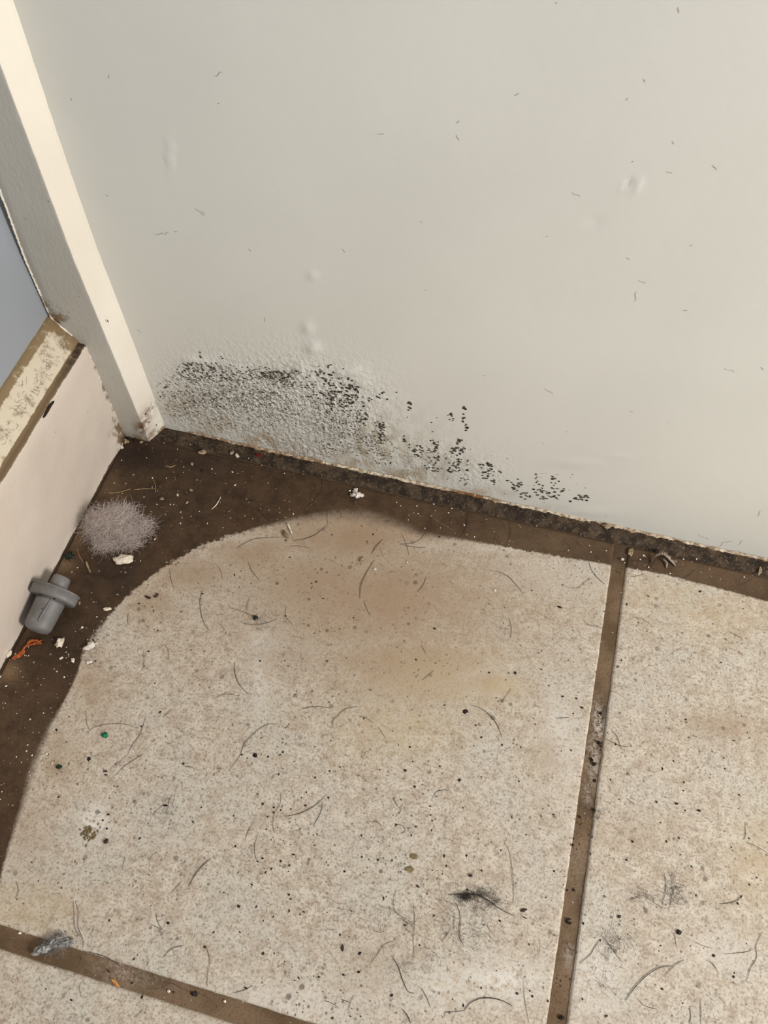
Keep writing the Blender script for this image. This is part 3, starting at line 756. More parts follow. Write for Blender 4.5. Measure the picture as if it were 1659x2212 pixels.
# orange leaf pieces
flat_chip(42, 1415, 4.4*MM, 1.8*MM, 0.95, .3*MM, M_ORANGE, 'leaf_piece', 'short rounded orange dry leaf piece below the grey plug', 'leaf', .15, 3, rough=.15)
V = []; Fc = []
lp = []
for s, off in ((0, 0.0), (1, 0.0013)):
    pts = [fl(47, 1408, .0004), fl(56, 1396, .0008), fl(72, 1391, .0012 + off * .4), fl(91, 1390 - 7 * s, .0010 + off)]
    lp.append(tube(smooth_path(pts, 6), 0.0008 if s == 0 else 0.0007, 5, 0.5))
lp.append(tube(smooth_path([fl(58, 1392, .0010), fl(68, 1384, .0014), fl(80, 1384, .0015), fl(88, 1388, .0012)], 6), 0.0011, 5, 0.3))
V, Fc = merge(lp)
tag(recentre(obj('leaf_piece', V, Fc, M_ORANGE)), 'long forked orange dry leaf strip below the grey plug', 'leaf')
# dark green tangled debris at the kick board
parts = [lump((0, 0, 0.0012), (2.4*MM, 2.2*MM, 1.2*MM), 0, .6, 4)]
for a in range(9):
    an = a * 0.7 + 0.2; parts.append(tube([(0, 0, .001), (0.003 * math.cos(an), 0.003 * math.sin(an), .0018), (0.0052 * math.cos(an + .3), 0.005 * math.sin(an + .3), .0005)], .00025, 4))
V, Fc = merge(parts); o = obj('green_debris', V, Fc, M_DKGREEN); o.location = fl(150, 1203); o.location.z = 0.0002
o.location.x = max(o.location.x, -0.275)
tag(o, 'dark green tangled scrap between the lint ball and the grey plug', 'debris')
# straw bits
def stick(pts, rad, mat, name, label, cat, sides=6, z=None):
    P = [fl(x, y, rad + 0.0001) for x, y in pts]
    V, Fc = tube(smooth_path(P, 7), rad, sides, 0.6)
    return tag(recentre(obj(name, V, Fc, mat)), label, cat)
stick([(186, 1213), (190, 1225), (195, 1236)], .0008, M_STONE, 'straw_piece', 'short tan straw piece between the large crumb and the grey plug', 'straw')
stick([(457, 1100), (466, 1092), (472, 1083), (477, 1073)], .0004, M_WHITE, 'straw_piece', 'pale straw-like fibre on the grime near the rounded stain edge', 'straw')
stick([(289, 1058), (310, 1056), (334, 1056)], .00026, M_HAIRL, 'straw_piece', 'straight golden bristle on the dark grime above the lint ball', 'straw')
stick([(232, 1065), (255, 1064), (282, 1056)], .00024, M_HAIRL, 'straw_piece', 'curved golden bristle on the dark grime at the kick board side', 'straw')
stick([(331, 1034), (336, 1050), (336, 1064)], .00022, M_HAIRL, 'straw_piece', 'upright golden bristle crossing the end of the straight one', 'straw')
stick([(355, 1006), (368, 1009), (379, 1005)], .0003, M_HAIRL, 'straw_piece', 'small curved pale fibre near the foot of the door casing', 'straw')
stick([(166, 1183), (171, 1200), (180, 1215)], .0002, M_HAIRL, 'straw_piece', 'thin golden fibre just right of the dark green scrap', 'straw')
# pebbles on the grime
G = 'grit pebbles on the dark grime'
for i, (px, py, s, mat, nm) in enumerate([
    (439, 979, 3.0, M_STONE, 'ribbed shell-like pebble on grime near the wall foot'),
    (501, 979, 2.0, M_STONE, 'tan pebble lying left of the red chip'),
    (513, 986, 2.0, M_WHITE, 'cream pebble directly left of the red chip'),
    (350, 1079, 1.9, M_STONE, 'oval beige pebble right of the golden bristles'),
    (404, 1087, 1.6, M_STONE, 'beige pebble on grime left of the pale straw-like fibre'),
    (384, 1070, 1.2, M_WHITE, 'small cream pebble above the two beige pebbles'),
    (314, 1095, 0.9, M_STONE, 'small beige pebble above the right side of the lint ball'),
    (390, 1107, 1.0, M_STONE, 'tiny beige pebble right of the lint ball, below the oval one'),
    (415, 1003, 1.6, M_STONE, 'dull brown pebble on grime right of the small curved fibre'),
    (360, 1215, 1.0, M_STONE, 'small pebble on the ragged edge of the stain right of the large crumb'),
    (335, 1165, 0.8, M_WHITE, 'small pale pebble touching the right edge of the lint ball'),
    (172, 1303, 1.2, M_STONE, 'tan pebble touching the right tip of the plug flange'),
    (502, 1020, 0.8, M_WHITE, 'single bright white grain on grime below the cream pebble'),
    (508, 1048, 0.9, M_PLASTER, 'single bright white grain on grime midway to the pale tile'),
    (437, 1017, 2.0, M_CLOD, 'dark clod on grime below the shell-like pebble'),
    (413, 1060, 1.6, M_STONE, 'brown pebble sunk in grime right of the small cream pebble')]):
    crumb(px, py, s * .95*MM, s * .6*MM, s * .4*MM, 0.4 + i, mat, 'pebble' if mat is M_STONE else ('dirt_clod' if mat is M_CLOD else 'pebble'), nm, 'pebble', 40 + i, .3)
flat_chip(560, 987, 2.7*MM, 1.5*MM, -0.1, .4*MM, M_RED, 'red_chip', 'dark red chip on the dirty joint at the wall foot', 'chip', .05, 9, z0=.0018)
# white flaky plaster piece
parts = [lump((0, 0, .0012), (2.8*MM, 2.0*MM, 1.2*MM), .4, .9, 21, 16, 10, 2.6), lump((-.0022, .0032, .001), (1.2*MM, 2.6*MM, .9*MM), .2, .8, 22, 12, 8, 2.6), lump((.003, .0012, .0008), (1.6*MM, 1.2*MM, .8*MM), .2, .8, 23, 12, 8, 2.6), lump((-.006, .0028, .0005), (.8*MM, .5*MM, .4*MM), 0, .4, 24)]
V, Fc = merge(parts); o = obj('plaster_flake', V, Fc, M_PLASTER); p = fl(771, 1072); o.location = (p[0], p[1], 0.0001)
tag(o, 'bright white crumbled plaster flake on the grime near the wall', 'plaster')
# seed husk / insect shell
crumb(617, 1156, 3.2*MM, 1.4*MM, 1.0*MM, -0.8, M_KHAKI, 'seed_husk', 'olive brown ribbed husk just inside the top edge of the pale tile area', 'husk', 60, .25)
stick([(621, 1131), (626, 1142), (630, 1152)], .0007, M_WHITE, 'wax_smear', 'short white raised smear above the olive brown husk', 'smear')
crumb(782, 1210, 2.0*MM, 1.2*MM, 1.0*MM, 1.1, M_STONE, 'seed', 'pale tan seed lying alone below the top of the pale area', 'seed', 61, .15)
crumb(810, 1230, 1.2*MM, 0.7*MM, .5*MM, -.2, M_PLASTER, 'white_crumb', 'single white grain right of the pale tan seed', 'crumb', 62, .2)
crumb(1069, 1276, 1.0*MM, 0.7*MM, .5*MM, -.3, M_PLASTER, 'white_crumb', 'single white grain left of the long dark pellet on the tile', 'crumb', 63, .2)
crumb(880, 1215, .6*MM, 0.5*MM, .4*MM, -.3, M_PLASTER, 'white_crumb', 'tiny white grain in the brown part of the tile, right of the seed', 'crumb', 64, .2)
crumb(1209, 1312, 2.3*MM, .9*MM, .7*MM, -.1, M_BLACK, 'dark_pellet', 'long dark pellet on the tile left of the upper grout line', 'pellet', 65, .2)
def bent(px, py, pts, rad, mat, name, label, cat):
    P = [fl(x, y, rad) for x, y in pts]; V, Fc = tube(smooth_path(P, 5), rad, 7, .55)
    return tag(recentre(obj(name, V, Fc, mat)), label, cat)
bent(0, 0, [(314, 1287), (320, 1291), (326, 1291)], .0008, M_PELLET, 'brown_pellet', 'bent brown pellet, left one of a pair at the stain edge', 'pellet')
bent(0, 0, [(332, 1289), (338, 1287), (341, 1282)], .0008, M_PELLET, 'brown_pellet', 'bent brown pellet, right one of a pair at the stain edge', 'pellet')
crumb(300, 1304, .9*MM, .6*MM, .4*MM, .3, M_PELLET, 'brown_pellet', 'small brown grain below the pair of bent pellets', 'pellet', 66, .3)
crumb(321, 1407, 1.1*MM, .6*MM, .4*MM, .1, M_BLACK, 'dark_pellet', 'small black pellet on the tile right of the grime below the plug', 'pellet', 67, .2)
crumb(335, 1476, .9*MM, .4*MM, .4*MM, 1.0, M_BLACK, 'dark_pellet', 'slim black fleck on the tile up and right of the green chip', 'pellet', 68, .2)
parts = [lump((0, 0, .0007), (1.5*MM, 1.5*MM, .7*MM), 0, .5, 71, 12, 8, 2.5), lump((-.0014, .0002, .0004), (1.2*MM, .5*MM, .35*MM), 0, .3, 72)]
V, Fc = merge(parts); o = obj('green_chip', V, Fc, M_GREEN); o.location = fl(227, 1589)
tag(o, 'bright emerald green chip on the left part of the pale tile', 'chip')
crumb(128, 1657, 1.6*MM, 1.3*MM, .9*MM, .1, M_DKGREEN, 'dark_speck', 'round blue-black speck near the left stain edge', 'speck', 73, .2)
crumb(113, 1649, .5*MM, .8*MM, .4*MM, .1, M_WHITE, 'white_crumb', 'tiny white grain left of the round blue-black speck', 'crumb', 74, .2)
crumb(101, 1629, .8*MM, .8*MM, .5*MM, .1, M_WHITE, 'white_crumb', 'tiny cream grain on the left stain edge above the blue-black speck', 'crumb', 75, .2)
crumb(230, 1818, 1.9*MM, 1.7*MM, 1.1*MM, .8, M_PELLET, 'brown_pellet', 'round dark brown pellet beside the raised crusty patch', 'pellet', 76, .25)
crumb(231, 1790, .8*MM, .8*MM, .5*MM, .8, M_BLACK, 'dark_speck', 'small dark speck above the round brown pellet', 'speck', 77, .25)
crumb(193, 1640, 1.4*MM, 1.2*MM, .6*MM, .8, M_BLACK, 'dark_speck', 'ragged black speck below and left of the green chip', 'speck', 78, .6, freq=3)
crumb(228, 1666, 1.4*MM, .7*MM, .5*MM, .2, M_BLACK, 'dark_speck', 'upper of two black flecks straight below the green chip', 'speck', 79, .4)
crumb(229, 1674, 1.7*MM, .5*MM, .4*MM, .2, M_BLACK, 'dark_speck', 'lower of two black flecks straight below the green chip', 'speck', 80, .4)
crumb(552, 1336, 1.6*MM, 1.4*MM, .9*MM, .2, M_DKGREEN, 'dark_speck', 'green-black lump above the whitish smear on the tile', 'speck', 81, .4)
crumb(617, 1331, .7*MM, .7*MM, .5*MM, .2, M_BLACK, 'dark_speck', 'black dot on a short hair right of the green-black lump', 'speck', 82, .3)
crumb(698, 1293, 1.3*MM, .4*MM, .3*MM, .1, M_BLACK, 'dark_speck', 'slim black-green sliver in the middle of the brown area', 'speck', 83, .1)
crumb(562, 1428, .8*MM, .8*MM, .5*MM, .1, M_BLACK, 'dark_speck', 'black dot at the lower end of the whitish smear', 'speck', 84, .2)
crumb(1113, 1454, 1.0*MM, 1.2*MM, .7*MM, .1, M_BLACK, 'dark_speck', 'black dot at the tip of the light patch right of centre', 'speck', 85, .3)
crumb(1005, 1537, 1.8*MM, 1.5*MM, .6*MM, .7, M_CLOD, 'dark_speck', 'smudgy dark lump below the light patch right of centre', 'speck', 86, .5, freq=2.5)
crumb(939, 1358, 1.0*MM, .9*MM, .6*MM, .7, M_BLACK, 'dark_speck', 'black dot in the right part of the brown area', 'speck', 87, .3)
crumb(1040, 1593, .9*MM, .7*MM, .5*MM, .7, M_BLACK, 'dark_speck', 'black dot below the smudgy dark lump', 'speck', 88, .3)
crumb(1257, 1529, 1.0*MM, .8*MM, .5*MM, .1, M_CLOD, 'dark_speck', 'blue-grey dot just left of the grout line beside its white patch', 'speck', 89, .3)
flat_chip(894, 1850, 2.3*MM, 1.6*MM, .05, .3*MM, M_KHAKI, 'khaki_chip', 'flat squarish khaki chip, upper one of a pair on the lower tile', 'chip', .03, 4, 8, .2)
flat_chip(885, 1878, 2.7*MM, 1.4*MM, .25, .3*MM, M_KHAKI, 'khaki_chip', 'flat ragged khaki chip, lower one of a pair on the lower tile', 'chip', .03, 12, 9, .4)
crumb(1016, 1892, 1.5*MM, 1.1*MM, .8*MM, .1, M_BLACK, 'dark_pellet', 'glossy black crumb right of the two khaki chips', 'pellet', 90, .35)
crumb(1131, 1966, 2.3*MM, .9*MM, .7*MM, .45, M_PELLET, 'brown_pellet', 'reddish brown pellet right of the fuzzy hair clump', 'pellet', 91, .3)
crumb(1133, 1982, 1.8*MM, .4*MM, .4*MM, -.15, M_PELLET, 'brown_pellet', 'thin brown splinter just below the reddish brown pellet', 'pellet', 92, .2)
crumb(740, 2048, 1.0*MM, 2.0*MM, .7*MM, .25, M_PELLET, 'brown_pellet', 'upright brown pellet on the bottom middle of the tile', 'pellet', 93, .3)
crumb(777, 2060, 1.3*MM, .8*MM, .5*MM, .6, M_BLACK, 'dark_pellet', 'black crumb right of the upright brown pellet', 'pellet', 94, .4)
crumb(1001, 2172, .6*MM, 1.0*MM, .5*MM, .1, M_BLACK, 'dark_speck', 'black dot above the long arched hair at the bottom', 'speck', 95, .3)
crumb(1337, 1980, 1.4*MM, .9*MM, .6*MM, .6, M_BLACK, 'dark_pellet', 'black crumb on the right tile level with the hair tangle', 'pellet', 96, .4)
crumb(1466, 2014, 1.6*MM, 1.5*MM, .8*MM, .6, M_BLACK, 'dark_speck', 'large ragged black speck in the lower part of the right tile', 'speck', 97, .5, freq=3)
crumb(1461, 1736, 1.3*MM, .8*MM, .4*MM, .0, M_CLOD, 'dark_speck', 'grey smudgy speck in the upper middle of the right tile', 'speck', 98, .3)
crumb(1510, 1751, 1.3*MM, .8*MM, .5*MM, .2, M_CLOD, 'dark_speck', 'dark speck right of the grey smudgy one on the right tile', 'speck', 99, .4)
crumb(1512, 1278, 1.3*MM, .7*MM, .6*MM, .4, M_CLOD, 'dark_speck', 'dark curled crumb below the stain edge on the right tile', 'speck', 100, .5)
crumb(1400, 1288, 1.0*MM, .5*MM, .4*MM, .0, M_CLOD, 'dark_speck', 'small dark crumb on the right tile near the top of the grout', 'speck', 101, .4)
crumb(634, 1846, 1.2*MM, .5*MM, .4*MM, .0, M_BLACK, 'dark_pellet', 'short black sliver on the lower middle of the main tile', 'pellet', 102, .2)
crumb(396, 1650, 1.0*MM, .8*MM, .5*MM, .3, M_BLACK, 'dark_speck', 'black speck at the end of a short hair right of the green chip', 'speck', 103, .4)
crumb(551, 1632, 1.4*MM, 1.4*MM, .6*MM, .3, M_CLOD, 'dark_speck', 'ragged dark speck right of the long wavy hair', 'speck', 104, .6, freq=3)
crumb(357, 1740, 1.9*MM, .6*MM, .5*MM, .25, M_CLOD, 'dead_insect', 'small dark insect-like scrap with hairs, middle left of the tile', 'insect', 105, .4)
crumb(516, 1958, 1.2*MM, .8*MM, .5*MM, -.4, M_BLACK, 'dark_speck', 'black crumb on the bottom left half of the main tile', 'speck', 106, .5)
crumb(307, 2154, .7*MM, 1.2*MM, .5*MM, .1, M_PELLET, 'brown_pellet', 'brown grain on the tile below the crossing grout line', 'pellet', 107, .3)
crumb(443, 2046, 1.0*MM, .8*MM, .5*MM, .1, M_PELLET, 'brown_pellet', 'red-brown grain above the crossing grout line', 'pellet', 108, .3)
# crusty raised patch
parts = [lump((random.gauss(0, 2.4) * MM, random.gauss(0, 2.2) * MM, .0002), (random.uniform(.5, 1.1) * MM, random.uniform(.3, .6) * MM, random.uniform(.3, .6) * MM), random.uniform(0, 3), .4, i, 8, 5) for i in range(46)]
V, Fc = merge(parts); o = obj('crusty_residue', V, Fc, M_KHAKI); o.location = fl(192, 1797)
tag(o, 'crusty raised tan residue patch on the lower left of the main tile', 'residue')
# scraps on the right, near the wall
P = [fl(1404, 1220, .0004), fl(1416, 1203, .0040), fl(1430, 1199, .0052), fl(1440, 1204, .0050), fl(1459, 1224, .0008)]
V = []; Fc = []
pp = smooth_path(P, 6); wv = np.array([0.0008, 0.0042, 0.0])
for p in pp:
    for s in (0, 1):
        for q in (0, .0003): V.append(p + wv * (s * (0.7 + .3 * math.sin(len(V)))) + np.array([0, 0, q - (.0008 if s else 0)]))
for i in range(len(pp) - 1):
    a, b = i * 4, i * 4 + 4
    Fc += [(a, b, b + 2, a + 2), (a + 1, a + 3, b + 3, b + 1), (a, a + 1, b + 1, b), (a + 2, b + 2, b + 3, a + 3)]
e = (len(pp) - 1) * 4; Fc += [(0, 2, 3, 1), (e, e + 1, e + 3, e + 2)]
o = obj('plastic_scrap', V, Fc, M_SCRAP)
v2, f2 = tube(smooth_path([fl(1432, 1206, .003), fl(1440, 1216, .002), fl(1439, 1228, .0006)], 5), .0008, 5)
obj('torn_strip', v2, f2, M_SCRAP, o); tag(o, 'bent translucent scrap like a tiny tent near the wall on the right', 'scrap')
flat_chip(1362, 1194, 1.5*MM, 3.2*MM, -.1, .3*MM, M_STONE, 'pale_chip', 'pale upright chip at the top of the grout line by the wall', 'chip', .05, 5)
crumb(1344, 1209, 1.0*MM, .8*MM, .5*MM, -.3, M_PLASTER, 'white_crumb', 'pair-sized white grain on the top of the long grout line', 'crumb', 110, .5)
for i, (px, py, lb) in enumerate([(1383, 1209, 'white grain in grime left of the tent-like scrap'), (1376, 1230, 'white grain below and left of the tent-like scrap'), (1401, 1226, 'white grain right under the left leg of the tent-like scrap'),
        (1447, 1239, 'white grain below the right leg of the tent-like scrap'), (1476, 1208, 'white grain right of the tent-like scrap on the grime'), (1504, 1208, 'white grain farthest right in the row beside the scrap'), (1607, 1247, 'white grain on the grime near the right border'), (1276, 1193, 'white grain on the grime left of the grout line top'), (1359, 1259, 'white grain on the tile edge right of the grout line')]):
    crumb(px, py, .6*MM, .45*MM, .35*MM, i, M_PLASTER, 'white_crumb', lb, 'crumb', 120 + i, .3)
flat_chip(1640, 1234, 1.3*MM, 3.0*MM, -.1, .4*MM, M_STONE, 'pale_chip', 'pale tan chip against the wall foot near the right border', 'chip', .05, 6, z0=.0008)
crumb(1308, 1143, 2.4*MM, 2.0*MM, 1.2*MM, .1, M_STONE, 'pebble', 'pale round lump in the wall joint above the grout line', 'pebble', 130, .4, z0=.0025)
# dirt clods along the grout line
GZ = -0.0011
for i, (px, py, s, lb) in enumerate([(1295, 1604, 2.2, 'black dirt clod at the right edge of the white patch in the grout'), (1299, 1612, 1.1, 'small black clod below the one on the white grout patch'),
        (1278, 1641, 1.9, 'black dirt clod on the left side of the dirty grout stretch'), (1284, 1650, 2.0, 'large black clod in the middle of the dirty grout stretch'), (1285, 1686, 1.4, 'black clod in the grout below the two clods side by side'),
        (1283, 1750, 1.9, 'dark clod at the right edge of the grout with hairs round it'), (1253, 1764, 1.3, 'dark clod at the left edge of the grout'), (1236, 1826, 1.4, 'black crumb on the tile lip left of the grout'), (1239, 1812, .9, 'tiny black crumb above the one on the tile lip'),
        (1253, 1823, .7, 'tiny dark grain in the middle of the grout'), (1240, 1922, 1.2, 'small dark clod in the lower grout above the ring'), (1197, 1882, .9, 'dark grain on the tile well left of the lower grout'), (1298, 1540, 1.6, 'dark smudge clod on the right edge above the white grout patch'), (1213, 2198, 2.2, 'dark clod at the very bottom of the long grout line')]):
    crumb(px, py, s * .75*MM, s * .62*MM, s * .45*MM, i, M_CLOD, 'dirt_clod', lb, 'dirt', 140 + i, .5, freq=2.4, z0=GZ if i not in (7, 8, 11) else 0)
pts = [fl(1230 + 5 * math.cos(a), 1990 + 5 * math.sin(a), .0) + np.array([0, 0, -.0005]) for a in np.linspace(0.4, 5.6, 14)]
V, Fc = tube(pts, .0005, 6, .6); tag(recentre(obj('dark_ring', V, Fc, M_CLOD)), 'small dark open ring lying in the lower grout line', 'ring')
# grey fluff wad on crossing grout
parts = []
for i in range(7):
    a = 0.55; d = (i - 3) * 1.9 * MM
    parts.append(lump((d * math.cos(a) + random.gauss(0, .5) * MM, d * math.sin(a) + random.gauss(0, .9) * MM, .0022), (random.uniform(2.0, 3.6) * MM, random.uniform(1.4, 2.4) * MM, random.uniform(1.3, 2.0) * MM), a + random.gauss(0, .3), .7, 160 + i, 18, 12, 2.4))
V, Fc = merge(parts); o = obj('fluff_wad', V, Fc, M_GREYFLUFF); p = fl(118, 2040); o.location = (p[0], p[1], 0.0)
tag(o, 'wad of grey fluff lying on the crossing grout line at lower left', 'fluff')
parts = [strand(np.array([0, 0, .0]), .0058, .0042, .0040, random.uniform(.003, .007), .00006, 5) for _ in range(260)]
V, Fc = merge(parts); obj('loose_fibres', V, Fc, M_GREYFLUFF, o)
for i, (px, py, lb) in enumerate([(246, 2119, 'topmost of three orange grains on the grout edge'), (249, 2123, 'middle one of three orange grains on the grout edge'), (252, 2127, 'lowest of three orange grains on the grout edge')]):
    crumb(px, py, 2.2*MM, .5*MM, .5*MM, -.25, M_GRAINO, 'orange_grain', lb, 'grain', 170 + i, .15, 'orange grains on the grout edge', z0=-.0004)
crumb(42, 2015, .8*MM, .6*MM, .4*MM, 0, M_PLASTER, 'white_crumb', 'white grain on the crossing grout left of the fluff wad', 'crumb', 175, .3, z0=GZ)
crumb(364, 2141, .8*MM, .7*MM, .4*MM, 0, M_PLASTER, 'white_crumb', 'white grain on the crossing grout, right half', 'crumb', 176, .3, z0=GZ)
crumb(485, 2163, .7*MM, .6*MM, .4*MM, 0, M_PLASTER, 'white_crumb', 'white grain on the crossing grout, nearest its right end', 'crumb', 177, .3, z0=GZ)
crumb(420, 2147, 1.7*MM, 1.3*MM, .6*MM, 0, M_BLACK, 'dark_speck', 'black star-shaped crumb on the crossing grout', 'speck', 178, .8, freq=3, z0=GZ)
crumb(374, 2143, .7*MM, .6*MM, .4*MM, 0, M_BLACK, 'dark_speck', 'black grain just right of the white one on the crossing grout', 'speck', 179, .3, z0=GZ)
# dark sliver stuck to the groove of the kick board
P = [on(x, y, 0, SX) + np.array([.0006, 0, 0]) for x, y in ((92, 902), (100, 888), (106, 877), (115, 866))]
V, Fc = tube(smooth_path(P, 6), .0010, 6, .3); tag(recentre(obj('paint_sliver', V, Fc, M_CLOD)), 'dark loose sliver stuck under the groove of the kick board', 'sliver')
# rubble where casing, kick board and floor meet
c = fl(272, 955)
for i, (dx, dy, s, mat, lb) in enumerate([(0, 0, 2.6, M_STONE, 'tan rubble lump at the foot of the kick board corner'), (10, -10, 2.0, M_CLOD, 'black rubble lump at the foot of the door casing'), (22, -6, 1.8, M_CLOD, 'dark rubble lump right of the black one at the casing foot'),
        (-10, 12, 1.7, M_WHITE, 'pale flake below the tan rubble lump at the kick board'), (34, 0, 1.6, M_STONE, 'brown rubble lump nearest the white casing strip'), (-6, -12, 1.3, M_CLOD, 'small dark rubble grain wedged above the tan lump')]):
    q = fl(272 + dx, 955 + dy); V, Fc = lump((0, 0, 0), (s * .8*MM, s * .65*MM, s * .6*MM), i, .5, 190 + i, 14, 9, 2.5)
    o = obj('rubble', V, Fc, mat); o.location = (max(q[0], -.2790), min(q[1], -.0165), s * .35 * MM); tag(o, lb, 'rubble')

# ------------------------------------------------------------------ hairs
CR = {'A': (420, 1080, 3.318), 'B': (860, 1200, 3.318), 'C': (100, 1450, 3.318), 'D': (700, 1800, 3.318), 'E': (1200, 1700, 3.614),
      'G': (500, 1500, 3.318), 'K': (0, 1840, 2.962), 'L': (0, 1040, 3.95), 'R': (1200, 1080, 3.614), 'S': (800, 820, 3.072), 'T': (320, 720, 3.072)}
